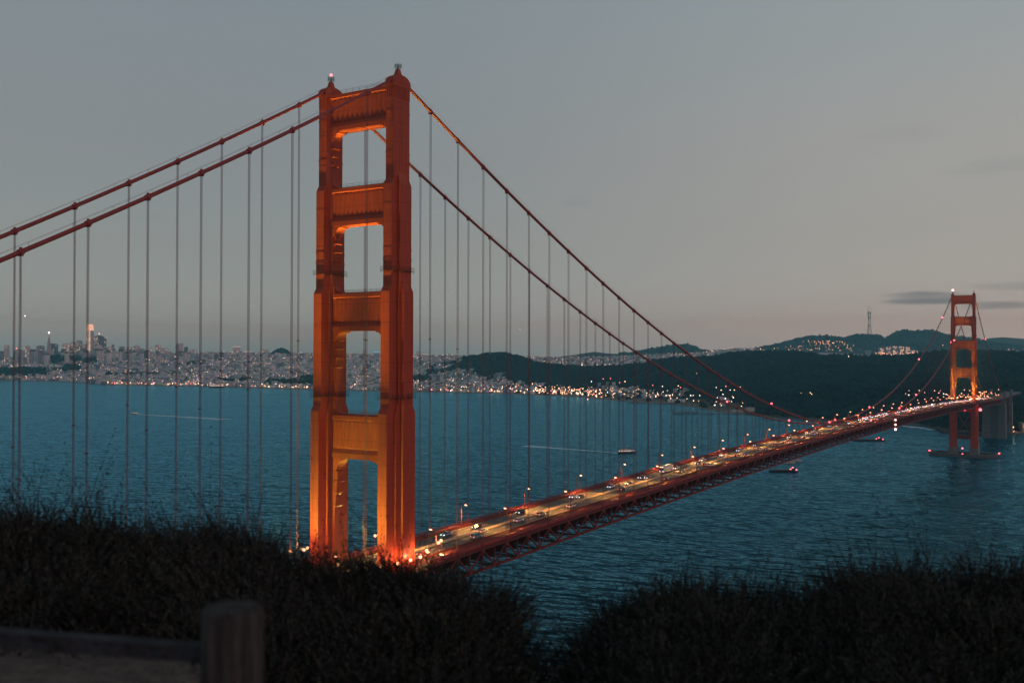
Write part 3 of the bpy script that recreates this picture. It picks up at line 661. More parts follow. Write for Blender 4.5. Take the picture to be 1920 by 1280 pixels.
for i, (u0, u1, v, dd_) in enumerate([(1142,1163,733,3060),(1166,1188,738,2980),(1190,1216,739,2960),(1222,1228,737.5,2950),(1229,1262,740,2900),(1283,1309,739,2850),(1252,1284,748,2700),(1334,1350,737,2800),(1369,1381,743,2650),(942,992,713,3900),(1050,1082,722,3600),(1016,1043,710,4100),(780,856,706,4700),(1372,1398,768,2320),(1732,1746,702,2850),(1400,1415,735,2700),(1480,1500,736,2600),(1740,1748,720,2500)]):
    labs = ['hangar with a dark open front above the beach','long low hangar beside it along the field','long grey hangar with a row of lit doors','small white gabled boathouse by the beach','row of white sheds with floodlights','low pale hall behind the shore road','white coast station buildings on the sandy spit','gabled white house below the wood','small lit shed at the foot of the slope','long pale roofed hall by the marsh','wide pale hall with orange light','pale barracks roof against the wood','row of pale rooftops under the wooded hill','white wharf building at the waterline','white hall under three bright floodlights','small pale cottage in the dark wood','pale house among amber lamps','pale low toll building by the approach road']
    um = (u0+u1)/2
    if v >= 704 and u0 < 1420:
        dd_ = float(shore_d(um))+40
        while zat(v, dd_, um) > (terrain(um, dd_) if um < 1150 else 3)+8.5 and dd_ < 6500: dd_ += 15
    lowbox('shore_building', u0, u1, v, dd_, m_shed if i % 3 else m_gl[5], labs[i], 'building', zb=0.5 if dd_ < 3300 and u0 < 1400 else zat(v, dd_, u0)-12, dep=14)
for i, (u, v) in enumerate([(1737, 702.5), (1754, 702.5), (1771, 701.5)]):
    p = G(u, v, 2800); e = empty('floodlight_mast', (p.x, p.y, p.z-22), 0, ['floodlight mast by the white hall, first of three on the dark hillside', 'middle floodlight mast of the three on the dark hillside', 'floodlight mast of the three standing closest to the far tower'][i], 'floodlight', 'floodlight masts on the hillside')
    MB().tube([(0, 0, 0), (0, 0, 21)], .4, 6).build('pole', m_gl[5], e); MB().box(-2.2, 2.2, -.8, .8, 21, 24.2).build('lamp', E('floodlight_glow', (.85, .9, 1), 7), e)

def pier(name, u0, u1, v, label, h=3.0, wid=12):
    a = onwater(u0, v); b_ = onwater(u1, v+.0); Lx = (b_-a).length; e = empty(name, ((a+b_)/2), math.atan2(b_.y-a.y, b_.x-a.x), label, 'pier')
    MB().box(-Lx/2, Lx/2, -wid/2, wid/2, h-1.2, h).build('deck', m_dconc, e); b = MB()
    k = int(Lx/8)
    for i in range(k+1):
        for s in (-1, 1): b.tube([(-Lx/2+.8+(Lx-1.6)*i/k, s*(wid/2-1), -2), (-Lx/2+.8+(Lx-1.6)*i/k, s*(wid/2-1), h-1.2)], .45, 5)
    tag(b.build('pile', m_dconc, e), kind='stuff')
pier('wharf', 1262, 1308, 775.5, 'dark broad wharf deck standing offshore on piles', 5.0, 22)
pier('jetty', 1308, 1390, 777, 'narrow walkway jetty joining the dark wharf to the shore', 3.0, 4)
pier('breakwater', 1178, 1212, 756, 'short dark breakwater off the sandy spit', 3, 14)
pier('breakwater', 1215, 1330, 758, 'long thin dark breakwater running along the beach', 2, 5)

# ================================================================== the bridge
SPAN = 1280.0; S = 15.24; XC = 13.72; Y0 = 1.45; NORTH_END, SOUTH_END = -229.0, 1624.0
def zchord(y):                                     # underside line of the roadway: arched main span, falling side spans
    if y < 0: return 74.7 + .0225*y
    if y > SPAN: return 74.7 - .0225*(y-SPAN)
    return 74.7 + 7.2*(1-(1-2*y/SPAN)**2)
def zroad(y): return zchord(y) + 1.5
ZT, SAG = 228.1, 142.8; KC = 8*143/1280**2
def zcab(y):
    if y < 0: return ZT + .575*y + .5*KC*y*y
    if y > SPAN: t = SPAN-y; return ZT + .575*t + .5*KC*t*t
    return ZT - SAG + SAG*(1-2*y/SPAN)**2
bridge = empty('suspension_bridge', (0, 0, 0), 0, 'long red-orange suspension bridge crossing the strait between two floodlit portal towers', 'bridge')

def cross(levels):                                 # stepped cruciform plan of a tower leg from nested half sizes
    q = []
    for i, (hx, hy) in enumerate(levels):          # quadrant from (0,hy0) round to (hx_last,0)
        if i == 0: q.append((hx, hy))
        else: q.append((levels[i-1][0], hy)); q.append((hx, hy))
    a = q; b_ = [(x, -y) for x, y in reversed(q)]; c = [(-x, -y) for x, y in q]; d = [(-x, y) for x, y in reversed(q)]
    return [p for p in (a + b_ + c + d)]
T1 = [(1.6, 3.75)]; T2 = [(1.62, 4.82), (2.67, 2.0)]; T3 = [(1.64, 5.88), (2.35, 2.35), (3.35, 1.05)]; T4 = [(1.68, 6.95), (2.42, 3.5), (3.45, 1.25)]; T5 = [(2.7, 8.1), (3.8, 5.0), (4.9, 2.6)]
tiers = [(T5, 12.0, 72.5), (T4, 72.5, 125.0), (T3, 125.0, 162.0), (T2, 162.0, 194.6), (T1, 194.6, 224.4)]
m_dark = M('shade_dark_paint', (.10, .020, .018), rough=.7)  # bridge paint darkened: shade put into the colour of under-deck members and walkways

def leg_mesh():
    b = MB()
    for k, (lv, z0, z1) in enumerate(tiers):
        b.prism(cross(lv), z0 + (.02 if k else 0), z1 - 0.0)
        if k < 4:                                   # sloping shoulders above each setback
            nx = tiers[k+1][0]
            for i, (hx, hy) in enumerate(lv):
                j = min(i, len(nx)-1); tx, ty = nx[j]
                tx = min(tx, hx); ty = min(ty, hy)
                if i >= len(nx): tx, ty = nx[-1][0], min(hy, nx[-1][1])
                h = 1.7 if i == 0 else 3.2+i*.4
                e_ = .006*(i+1)
                P = [(-hx+e_, -hy+e_), (hx-e_, -hy+e_), (hx-e_, hy-e_), (-hx+e_, hy-e_)]; Q = [(-tx-.01, -ty-.01), (tx+.01, -ty-.01), (tx+.01, ty+.01), (-tx-.01, ty+.01)]
                b.prism(P, z1+.004*(i+1), z1+h, Q)
    # horizontal plate bands
    for lv, z0, z1 in tiers[1:]:
        z = z0 + 8
        hx, hy = lv[0]
        while z < z1-3:
            for s in (-1, 1): b.box(-hx-.03, hx+.03, s*hy-.05, s*hy+.05, z, z+.16)
            z += 9.3
    # fluted cap band at the very top
    b.box(-1.78, 1.78, -3.95, 3.95, 224.42, 225.3)
    for i in range(9):
        y = -3.5 + i*.875
        for s in (-1, 1): b.box(s*1.6-.14, s*1.6+.14, y-.2, y+.2, 220.9, 224.4)
    for i in range(4):
        x = -1.2+i*.8
        for s in (-1, 1): b.box(x-.18, x+.18, s*3.75-.14, s*3.75+.14, 221.2, 224.4)
    # two raised bands on the narrow faces under each walkway
    for lv, z in ((T2, 171.5), (T2, 174.6), (T1, 204.0), (T1, 216.5)):
        for s in (-1, 1): b.box(-lv[0][0]-.04, lv[0][0]+.04, s*lv[0][1]-.12, s*lv[0][1]+.12, z, z+.7)
    return b.mesh('tower_leg', m_tower)
def walkway(lv, z):
    b = MB(); inn = cross(lv); out = cross([(hx+.62, hy+.62) for hx, hy in lv]); n = len(inn)
    for i in range(n):
        j = (i+1) % n; a, c, d, e_ = inn[i], inn[j], out[j], out[i]
        b.add([(*a, z), (*c, z), (*d, z), (*e_, z), (*a, z+.14), (*c, z+.14), (*d, z+.14), (*e_, z+.14)], [(4,5,6,7),(3,2,1,0),(2,3,7,6)])
        for h in (.6, 1.15): b.bar((*e_, z+h), (*d, z+h), .07, .07)
        L_ = math.hypot(d[0]-e_[0], d[1]-e_[1]); k = max(1, int(L_/1.2))
        for q in range(k):
            x = e_[0]+(d[0]-e_[0])*q/k; y = e_[1]+(d[1]-e_[1])*q/k; b.bar((x, y, z+.14), (x, y, z+1.2), .07, .07)
            b.bar((x*.9, y*.95, z-.6), (x, y, z-.02), .12, .12)
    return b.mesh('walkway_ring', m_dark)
STRUTS = [(213.6, 225.2, T1), (183.4, 195.2, T2), (150.2, 161.9, T3), (110.2, 123.6, T4)]
def strut_mesh(zb, zt, lv):
    b = MB(); xi = XC - lv[-1][0] + .25; h = zt-zb; fy = 1.75; ly = 2.35
    lowh = h*.12; band = h*.10; top = h*.09
    z1 = zb+lowh; z2 = z1+band; z3 = zt-top
    prof = [(-ly, zb), (ly, zb), (ly, z1), (fy, z2), (fy, z3-.3), (ly, z3), (ly, zt), (ly-.35, zt), (.8, zt+.5), (-.8, zt+.5), (-ly+.35, zt), (-ly, zt), (-ly, z3), (-fy, z3-.3), (-fy, z2), (-ly, z1)]
    b.extr(prof, 'x', -xi, xi)
    n = 11
    for i in range(n):                              # V ribs with pointed ends
        x = -xi + 1.1 + (2*xi-2.2)*(i+.5)/n; wv = (2*xi-2.2)/n*.47; za = z2+.15; zc_ = z3-.45; dp = .24; cut = .7
        for s in (-1, 1):
            y = s*fy; yy = s*(fy+dp)
            vs = [(x-wv, y, za), (x+wv, y, za), (x, yy, za+cut), (x-wv, y, zc_), (x+wv, y, zc_), (x, yy, zc_-cut)]
            b.add(vs, [(0, 1, 2), (3, 5, 4), (0, 2, 5, 3), (1, 4, 5, 2)])
    return b
def bracket_mesh(zb, lv, k):
    """stepped corbels under the strut end, growing inward to a rounded corner (built at +x side, opening towards -x)"""
    b = MB(); x0 = XC - lv[-1][0] + .2; hy = 1.55; sc = [1.0, 1.05, 1.1, 1.45][k]
    def blk(prot, za, zb_, sl=.5, hyy=hy):
        b.add([(x0, -hyy, za), (x0, hyy, za), (x0-prot+sl, hyy, za), (x0-prot+sl, -hyy, za), (x0, -hyy, zb_), (x0, hyy, zb_), (x0-prot, hyy, zb_), (x0-prot, -hyy, zb_)],
              [(0,1,2,3),(4,7,6,5),(3,2,6,7),(0,4,5,1),(0,3,7,4),(1,5,6,2)])
    arc = [(x0, zb-.01), (x0-3.6*sc, zb-.01), (x0-3.4*sc, zb-.45)]
    for i in range(7):
        a = math.pi/2*i/6; arc.append((x0-1.1*sc - 1.9*sc*(1-math.sin(a)), zb-.5-2.3*sc*(1-math.cos(a))))
    arc.append((x0, zb-.5-2.6*sc))
    # profile in the x-z plane, extruded along y
    n = len(arc); vs = [(x, -hy-.35, z) for x, z in arc] + [(x, hy+.35, z) for x, z in arc]
    b.add(vs, [tuple(range(n-1, -1, -1)), tuple(range(n, 2*n))] + [(i, (i+1) % n, n+(i+1) % n, n+i) for i in range(n)])
    z = zb-.5-2.6*sc
    for i, (pr, hh) in enumerate([(.95, 2.5), (.7, 2.6), (.45, 2.8)]):
        b.box(x0-pr*sc, x0, -hy+.25, hy-.25, z-hh*sc+.5, z-.02)
        blk(pr*sc+.35, z-hh*sc+.02, z-hh*sc+.48, .3, hy); z -= hh*sc
    return b
def housing(side=0):
    b = MB(); pr = []
    for i in range(11):
        a = math.pi*i/10; pr.append((-4.15*math.cos(a)*(1 if i < 5 else 1), 225.3 + 2.9*math.sin(a)**.8 if 0 < i < 10 else 225.32))
    n = len(pr)
    ins = [(p*.9, 225.32 + (z-225.32)*1.08) for p, z in pr]
    vs = [(-1.75, y, z) for y, z in pr] + [(-.85, y, z) for y, z in ins] + [(.85, y, z) for y, z in ins] + [(1.75, y, z) for y, z in pr]
    fs = []
    for r_ in range(3):
        for i in range(n-1): fs.append((r_*n+i, r_*n+i+1, (r_+1)*n+i+1, (r_+1)*n+i))
    fs += [tuple(range(n)), tuple(range(3*n, 4*n))]
    for r_ in range(3): fs += [(r_*n, (r_+1)*n, (r_+1)*n+0, r_*n)] if False else []
    b.add(vs, fs)
    # little turret
    b.prism([(-.95,-1.35),(.95,-1.35),(.95,1.35),(-.95,1.35)], 227.9, 228.6, [(-.85,-1.15),(.85,-1.15),(.85,1.15),(-.85,1.15)])
    b.prism([(-.75,-1.0),(.75,-1.0),(.75,1.0),(-.75,1.0)], 228.62, 230.3, [(-.45,-.6),(.45,-.6),(.45,.6),(-.45,.6)])
    return b
def cage():
    b = MB()
    b.tube([(0, 0, 230.3), (0, 0, 232.3)], [.22, .08], 6)
    for z in (230.8, 231.5):
        for q in range(8):
            a = q*math.pi/4; c = a+math.pi/4; r_ = 1.15
            b.bar((r_*math.cos(a), r_*math.sin(a), z), (r_*math.cos(c), r_*math.sin(c), z), .09, .09)
            if q % 2 == 0: b.bar((0, 0, z), (r_*math.cos(a), r_*math.sin(a), z), .07, .07); b.bar((r_*math.cos(a), r_*math.sin(a), z), (r_*math.cos(a), r_*math.sin(a), z+.5), .09, .09)
    return b
legm = leg_mesh()
bm_ = bmesh.new(); bm_.from_mesh(legm); bmesh.ops.recalc_face_normals(bm_, faces=bm_.faces); bm_.to_mesh(legm); bm_.free()
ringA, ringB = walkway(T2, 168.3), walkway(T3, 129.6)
def make_tower(yt, lab, pier_kind):
    t = empty('bridge_tower', (0, yt, 0), 0, lab, None, None, bridge)
    for s in (-1, 1):
        o = link('tower_leg', legm, t, (s*XC, 0, 0))
        link('walkway_ring', ringA, t, (s*XC, 0, 0)); link('walkway_ring', ringB, t, (s*XC, 0, 0))
        housing().build('saddle_housing', m_tower, t, loc=(s*XC, 0, 0))
        cage().build('mast_cage', m_black, t, loc=(s*XC, 0, 0))
        base = MB(); base.prism([(-6.2,-9.6),(6.2,-9.6),(6.2,9.6),(-6.2,9.6)], -3, 12, [(-5.4,-8.8),(5.4,-8.8),(5.4,8.8),(-5.4,8.8)]); base.build('plinth', m_conc, t, loc=(s*XC, 0, 0))
    for k, (zb, zt, lv) in enumerate(STRUTS):
        strut_mesh(zb, zt, lv).build('portal_strut', m_tower, t)
        for s in (-1, 1):
            bb = bracket_mesh(zb, lv, k); bb.v = [(s*x, y, z) for x, y, z in bb.v]; bb.build('corbel_bracket', m_tower, t)
            x0 = XC-lv[-1][0]+.2; f = MB()                       # rounded fillet on top of the strut
            if k:
                x0 = XC - STRUTS[k-1][2][-1][0] + .2
            pr = [(x0, zt+.1), (x0-3.2, zt+.1), (x0-3.0, zt+.55), (x0-1.5, zt+1.0), (x0-.4, zt+2.6), (x0, zt+4.6)]
            n = len(pr); f.add([(s*x, -1.5, z) for x, z in pr]+[(s*x, 1.5, z) for x, z in pr], [tuple(range(n)), tuple(range(2*n-1, n-1, -1))]+[(i, n+i, n+(i+1) % n, (i+1) % n) for i in range(n)])
            if k: f.build('fillet', m_tower, t)
        r_ = MB(); xi = XC - lv[-1][0] - 1
        for yy in (-2.0, 2.0):
            for h in (.6, 1.15): r_.bar((-xi, yy, zt+h+.05), (xi, yy, zt+h+.05), .06, .06)
            for i in range(9): r_.bar((-xi+2*xi*i/8, yy, zt), (-xi+2*xi*i/8, yy, zt+1.2), .06, .06)
        r_.build('handrail', m_steel, t)
    # crossed bracing and strut below the roadway
    x = MB(); x.box(-XC+3.9, XC-3.9, -2.2, 2.2, 24, 29); x.box(-XC+3.9, XC-3.9, -2.1, 2.1, 62, 67)
    x.bar((-XC+4, 0, 29), (XC-4, 0, 61.5), 2.4, 1.6); x.bar((-XC+4, .4, 61.5), (XC-4, .4, 29), 2.4, 1.6); x.build('lower_bracing', m_steel, t)
    if pier_kind:                                    # fender ring round the pier
        f = MB(); n = 40; a_, b_ = 46, 22
        for i in range(n):
            p, q = 2*math.pi*i/n, 2*math.pi*(i+1)/n
            P = lambda a, k, z: ((a_-k)*math.copysign(abs(math.cos(a))**.8, math.cos(a)), (b_-k)*math.copysign(abs(math.sin(a))**.9, math.sin(a)), z)
            f.add([P(p, 0, -3), P(q, 0, -3), P(q, 0, 4.6), P(p, 0, 4.6), P(p, 5, -3), P(q, 5, -3), P(q, 5, 4.6), P(p, 5, 4.6)], [(0,1,2,3),(5,4,7,6),(3,2,6,7)])
        f.build('fender_wall', m_dconc, t)
        for (px_, py_, pz) in [(-45, 0, 5.4), (45, -2, 6.4), (0, -14, 12), (1, -20.5, 4.5)]:
            MB().ball((px_, py_, pz), 1.15).build('beacon', m_red, t)
            MB().tube([(px_, py_, pz-2.6 if pz > 10 else 4.0), (px_, py_, pz-.6)], .15, 5).build('beacon_post', m_black, t)
    return t
north = make_tower(0, 'floodlit portal tower closest to the viewpoint, four struts high', False)
south = make_tower(SPAN, 'small distant floodlit portal tower at the far end of the span', True)
# aircraft warning beacons
def beacon(p, r, mat, parent):
    p = Vector(p); return MB().ball(p, r, 1.0, 8, 5).build('beacon', mat, parent)
beacon((-XC, 0, 232.6), .42, m_red, north)
beacon((-XC, 0, 233.5), 1.6, m_pink, south); beacon((-XC-1, -4, 160), 1.7, m_red, south)
for p in [(2, -6, 66), (22, -6, 66)]: beacon(p, 2.0, m_red, south)

# main cables with their bands
for s in (-1, 1):
    ys = sorted(set([NORTH_END + 5*i for i in range(46)] + [Y0 + S/2*i for i in range(0, 167)] + [0, SPAN] + [SPAN + 7*i for i in range(49)] + [-6, -3, 3, 6, SPAN-6, SPAN-3, SPAN+3, SPAN+6]))
    ys = [y for y in ys if NORTH_END <= y <= SOUTH_END]
    c = MB().tube([(s*XC, y, zcab(y) if zcab(y) < 227.3 else 227.3) for y in ys], .50, 10).build('main_cable', m_cable, bridge, smooth=True)
    hr = MB()
    for dx_ in (-.55, .55):
        hr.tube([(s*XC+dx_, y, min(zcab(y), 227.3)+1.35) for y in ys], .028, 4, False)
    k = 0
    for y in ys[::2]: hr.bar((s*XC-.55, y, min(zcab(y), 227.3)+.3), (s*XC-.55, y, min(zcab(y), 227.3)+1.35), .05, .05)
    tag(hr.build('hand_rope', m_cable, c), kind='stuff')
    c['label'] = 'main cable nearer the viewpoint' if s > 0 else 'main cable on the bay side'
    rest = MB(); nb = 0
    locs = [Y0+S*i for i in range(1, 84)] + [-14.3-S*i for i in range(0, 14)] + [SPAN+S*i for i in range(1, 22)]
    susp_y = locs
    for y in locs:
        if not (NORTH_END < y < SOUTH_END): continue
        sl = (zcab(y+.5)-zcab(y-.5)); t_ = Vector((0, 1, sl)).normalized()*.55; p = Vector((s*XC, y, zcab(y)))
        bb = MB().tube([p-t_, p+t_], .68, 8); bb.box(s*XC-.72, s*XC+.72, y-.22, y+.22, p.z-.85, p.z-.1); bb.box(s*XC-.12, s*XC+.12, y-.3, y+.3, p.z+.5, p.z+.95)
        bb.build('cable_band', m_cable, c)
        zb = zchord(y)-.3
        if zcab(y)-zb > .9:
            q = MB(); hgt = zcab(y)-.3
            for i in (-1, 1):
                for j in (-1, 1): q.tube([(s*XC+i*.24, y+j*.10, zb), (s*XC+i*.24, y+j*.10, hgt)], .040, 4, False)
            if hgt-zb > 60: 
                for zz in (zb+(hgt-zb)*.5,): q.box(s*XC-.38, s*XC+.38, y-.2, y+.2, zz, zz+.3)
            q.build('suspender', m_susp, bridge)
    for f_ in (.25, .375, .5, .62, .75, .875, .93):
        pass
for (yb, s) in [(365, -1), (505, 1), (630, -1), (497, -1), (640, 1), (760, -1), (846, 1), (1020, -1), (1100, 1), (1190, -1), (760, 1), (1400, 1), (368, 1)]:
    MB().ball((s*XC, yb, zcab(yb)+1.3), .42 + yb*.0005, 1, 8, 5).build('beacon', m_red, bridge)

# ---- deck
deck = empty('deck', (0, 0, 0), 0, None, None, None, bridge)
ysd = [NORTH_END + 7.62*i for i in range(int((SOUTH_END-NORTH_END)/7.62)+2)]
def strip(b, x0, x1, dz0, dz1, ys=ysd):
    n = len(ys); vs = []
    for y in ys:
        z = zroad(y); vs += [(x0, y, z+dz0), (x1, y, z+dz0), (x1, y, z+dz1), (x0, y, z+dz1)]
    fs = []
    for i in range(n-1):
        a, c = 4*i, 4*i+4
        fs += [(a, a+1, c+1, c), (a+1, a+2, c+2, c+1), (a+2, a+3, c+3, c+2), (a+3, a, c, c+3)]
    fs += [(0, 3, 2, 1), (4*n-4, 4*n-3, 4*n-2, 4*n-1)]
    b.add(vs, fs)
m_asph = M('asphalt', (.060, .052, .045), rough=.6, spec=.3, nscale=.5, namt=.62, nstretch=(1.6, .02, 1))
b = MB(); strip(b, -9.55, 9.55, -.35, 0); b.build('roadway', m_asph, deck)
m_fascia = steel_paint('fascia_highlight_paint', (.36, .070, .062), seams=False)  # lighter coat paints in the pink highlight along the deck edge
m_walk = M('sidewalk_concrete', (.075, .040, .036), rough=.8, nscale=.5, namt=.25)
for s in (-1, 1):
    b = MB(); strip(b, *sorted((s*9.56, s*12.75)), -.3, .22); b.build('sidewalk', m_walk, deck)
    b = MB(); strip(b, *sorted((s*9.60, s*9.72)), .222, .95); tag(b.build('curb_rail', m_steel, deck))
    b = MB(); strip(b, *sorted((s*12.76, s*13.04)), -1.0, .35); strip(b, *sorted((s*12.78, s*13.0)), 1.25, 1.42); strip(b, *sorted((s*12.84, s*12.94)), .45, .55); b.build('railing', m_steel, deck)
    pk = MB(); y = -120
    while y < 760:
        z = zroad(y); st_ = .45 if y < 420 else .9; pk.box(s*12.86-.045, s*12.86+.045, y, y+(.13 if y < 420 else .3), z+.551, z+1.249); y += st_
    tag(pk.build('picket', m_steel, deck), kind='stuff')
    b = MB(); strip(b, *sorted((s*13.08, s*14.25)), -1.3, -1.12); b.build('ledge', m_black, deck)  # coloured black to paint in the dark gap above the top chord
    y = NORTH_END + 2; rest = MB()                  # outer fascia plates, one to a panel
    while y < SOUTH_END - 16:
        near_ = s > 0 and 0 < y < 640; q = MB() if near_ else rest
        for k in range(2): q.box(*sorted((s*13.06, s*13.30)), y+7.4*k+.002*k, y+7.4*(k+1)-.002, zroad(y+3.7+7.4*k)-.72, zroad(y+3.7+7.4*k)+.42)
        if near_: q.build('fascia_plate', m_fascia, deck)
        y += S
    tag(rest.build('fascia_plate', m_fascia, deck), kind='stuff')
m_line = M('lane_paint', (.62, .58, .50), rough=.6); m_yel = M('yellow_paint', (.55, .36, .08), rough=.6)
for xl in (-6.2, -3.1, 3.1, 6.2):
    b = MB(); y = -100
    while y < 1600:
        z = zroad(y); z2_ = zroad(y+3.6); b.add([(xl-.09, y, z+.012), (xl+.09, y, z+.012), (xl+.09, y+3.6, z2_+.012), (xl-.09, y+3.6, z2_+.012)], [(0, 1, 2, 3)]); y += 11
    tag(b.build('lane_line', m_line, deck, recalc=False))
for xl in (-9.1, 9.1):
    b = MB(); strip(b, xl-.08, xl+.08, .006, .012); b.build('edge_line', m_line, deck)
b = MB(); y = -100                                 # moveable median barrier
while y < 1610:
    z = zroad(y); z2_ = zroad(y+7.5)
    for a, c_ in (((-.22, 0), (.22, 0)),):
        b.add([(-.24, y, z+.01), (.24, y, z+.01), (.09, y, z+.8), (-.09, y, z+.8), (-.24, y+7.45, z2_+.01), (.24, y+7.45, z2_+.01), (.09, y+7.45, z2_+.8), (-.09, y+7.45, z2_+.8)], [(0,1,2,3),(4,7,6,5),(1,5,6,2),(2,6,7,3),(3,7,4,0)])
    y += 7.5
tag(b.build('median_barrier', M('barrier_steel', (.50, .42, .26), rough=.5, nscale=.4), deck), kind='stuff')

truss = empty('stiffening_truss', (0, 0, 0), 0, None, None, None, bridge)
DH = 7.05
tys = [Y0 + S*i for i in range(-15, 107)]
tys = [y for y in tys if NORTH_END < y < SOUTH_END]
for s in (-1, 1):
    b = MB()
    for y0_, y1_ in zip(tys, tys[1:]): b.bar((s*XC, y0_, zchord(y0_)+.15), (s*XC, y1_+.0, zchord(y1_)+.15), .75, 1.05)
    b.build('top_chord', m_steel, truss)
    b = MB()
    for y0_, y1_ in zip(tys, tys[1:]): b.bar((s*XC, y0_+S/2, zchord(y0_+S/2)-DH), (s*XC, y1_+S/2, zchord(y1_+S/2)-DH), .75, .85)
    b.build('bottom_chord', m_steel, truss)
    rest = MB(); cnt = 0
    for y in tys[:-1]:
        single = s > 0 and 0 <= y < 640
        for (ya, yb_) in ((y, y+S/2), (y+S, y+S/2)):
            q = MB() if single else rest
            q.bar((s*XC, ya, zchord(ya)-.3), (s*XC, yb_, zchord(yb_)-DH+.35), .42, .5)
            if single: q.build('truss_diagonal', m_steel, truss)
        for ya in (y, y+S/2):
            q = MB() if single else rest
            q.bar((s*XC, ya, zchord(ya)-.35), (s*XC, ya, zchord(ya)-DH+.4), .30, .38)
            if single: q.build('truss_vertical', m_steel, truss)
        for ya, zz, up_ in ((y, zchord(y)-.2, -1), (y+S/2, zchord(y+S/2)-DH, 1)):
            q = MB() if single else rest
            q.extr([(ya-1.35, zz), (ya+1.35, zz), (ya+.75, zz+up_*1.25), (ya-.75, zz+up_*1.25)], 'x', s*XC-.40, s*XC+.40)
            if single: q.build('gusset_plate', m_steel, truss)
    tag(rest.build('truss_member', m_steel, truss), kind='stuff')
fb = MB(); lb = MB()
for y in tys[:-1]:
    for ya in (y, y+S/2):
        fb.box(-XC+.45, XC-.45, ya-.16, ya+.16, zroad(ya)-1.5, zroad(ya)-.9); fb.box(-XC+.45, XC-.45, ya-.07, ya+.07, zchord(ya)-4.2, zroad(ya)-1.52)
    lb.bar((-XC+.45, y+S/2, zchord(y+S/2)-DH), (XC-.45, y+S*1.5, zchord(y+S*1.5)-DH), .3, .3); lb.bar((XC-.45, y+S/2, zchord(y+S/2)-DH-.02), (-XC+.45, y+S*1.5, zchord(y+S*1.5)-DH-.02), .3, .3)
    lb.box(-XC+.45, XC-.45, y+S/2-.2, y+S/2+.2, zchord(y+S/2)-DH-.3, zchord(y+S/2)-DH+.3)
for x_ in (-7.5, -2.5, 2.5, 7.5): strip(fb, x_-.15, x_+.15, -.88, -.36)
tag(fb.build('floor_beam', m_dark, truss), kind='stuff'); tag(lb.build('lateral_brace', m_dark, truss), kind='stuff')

# walkway bays that bulge round the near legs
for yt in (0, SPAN):
    for s in (-1, 1):
        b = MB(); pl = [(s*12.8, -15), (s*14.5, -15), (s*19.4, -9.5), (s*19.4, 9.5), (s*14.5, 15), (s*12.8, 15)]
        pl = [(x, y+yt) for x, y in pl]; z = zroad(yt); b.prism(pl, z-1.1, z+.2); b.build('tower_balcony', m_walk, deck)
        b = MB()
        for (x0, y0_), (x1, y1_) in zip(pl[1:], pl[2:-1]):
            b.bar((x0, y0_, z+1.3), (x1, y1_, z+1.3), .14, .16); b.bar((x0, y0_, z+.4), (x1, y1_, z+.4), .12, .12)
            L_ = math.hypot(x1-x0, y1_-y0_); k = max(2, int(L_/.6))
            for i in range(k): b.box(x0+(x1-x0)*i/k-.05, x0+(x1-x0)*i/k+.05, y0_+(y1_-y0_)*i/k-.05, y0_+(y1_-y0_)*i/k+.05, z+.2, z+1.25)
            b.bar((x0, y0_, z-.6), (x1, y1_, z-.6), .25, 1.0)
        b.build('balcony_railing', m_steel, deck)

# navigation lamps hanging at mid-span
e = empty('navigation_lamp_string', (XC+1.4, 735, 0), 0, 'three pinkish navigation lamps hung in a vertical line on the side of the deck', 'lamp')
zz = zroad(735)
b = MB(); b.tube([(0, 0, zz+1), (0, 0, zz-12)], .12, 5); b.box(-1.4, 0, -.2, .2, zz-.4, zz-.15); b.build('hanger', m_steel, e)
for i in range(3): MB().ball((0, 0, zz-1.5-4.4*i), .95, 1, 8, 5).build('lamp', m_pink if i < 2 else E('rose_lamp', (1, .5, .5), 12), e)

# ---- concrete pylons and arch at the far shore
def pylon(y, label, h=70, d=15):
    p = empty('anchorage_pylon', (0, y, 0), 0, label, 'pylon')
    for s in (-1, 1):
        b = MB(); b.prism([(s*6, -d/2), (s*18.5, -d/2), (s*18.5, d/2), (s*6, d/2)], -3, h-10, [(s*6.6, -d/2+.5), (s*18, -d/2+.5), (s*18, d/2-.5), (s*6.6, d/2-.5)]); b.build('shaft', m_conc, p)
        b = MB(); b.prism([(s*14.6, -d/2+1), (s*18.2, -d/2+1), (s*18.2, d/2-1), (s*14.6, d/2-1)], h-10, h+9); b.box(*sorted((s*14.3, s*18.5)), -d/2+.6, d/2-.6, h+9.01, h+10.2); b.build('turret', m_conc, p)
    MB().box(-18.2, 18.2, -d/2+.6, d/2-.6, h-9.99, h-2).build('crosshead', m_conc, p)
    MB().box(-6, 6, -d/2+2.2, d/2-2.2, -3, h-10.01).build('recess_wall', m_dconc, p)
    b = MB()
    for s in (-1, 1):
        for k in (-3.6, 0, 3.6): b.box(s*12.3+k-.5, s*12.3+k+.5, -d/2-.25, -d/2+.6, 2, h-14)
    b.build('pilaster', m_conc, p)
    return p
pylon(1634, 'pale concrete pylon under the deck behind the far tower, closest to the water')
pylon(1738, 'second concrete pylon beyond the steel arch, partly hidden by the first')
e = empty('steel_arch', (0, 1686, 0), 0, 'red steel arch carrying the road between the two concrete pylons', 'arch')
for s in (-1, 1):
    pts = [(s*XC, -44+88*i/12, 22+40*(1-((i-6)/6)**2)) for i in range(13)]; b = MB()
    for a, c in zip(pts, pts[1:]): b.bar(a, c, 1.2, 1.8)
    for p_ in pts[1:-1]: b.bar(p_, (p_[0], p_[1], 66), .5, .5)
    b.build('arch_rib', m_steel, e)
b = MB(); b.box(-13.6, 13.6, -44, 44, 66.1, 68); b.build('arch_deck', m_steel, e)
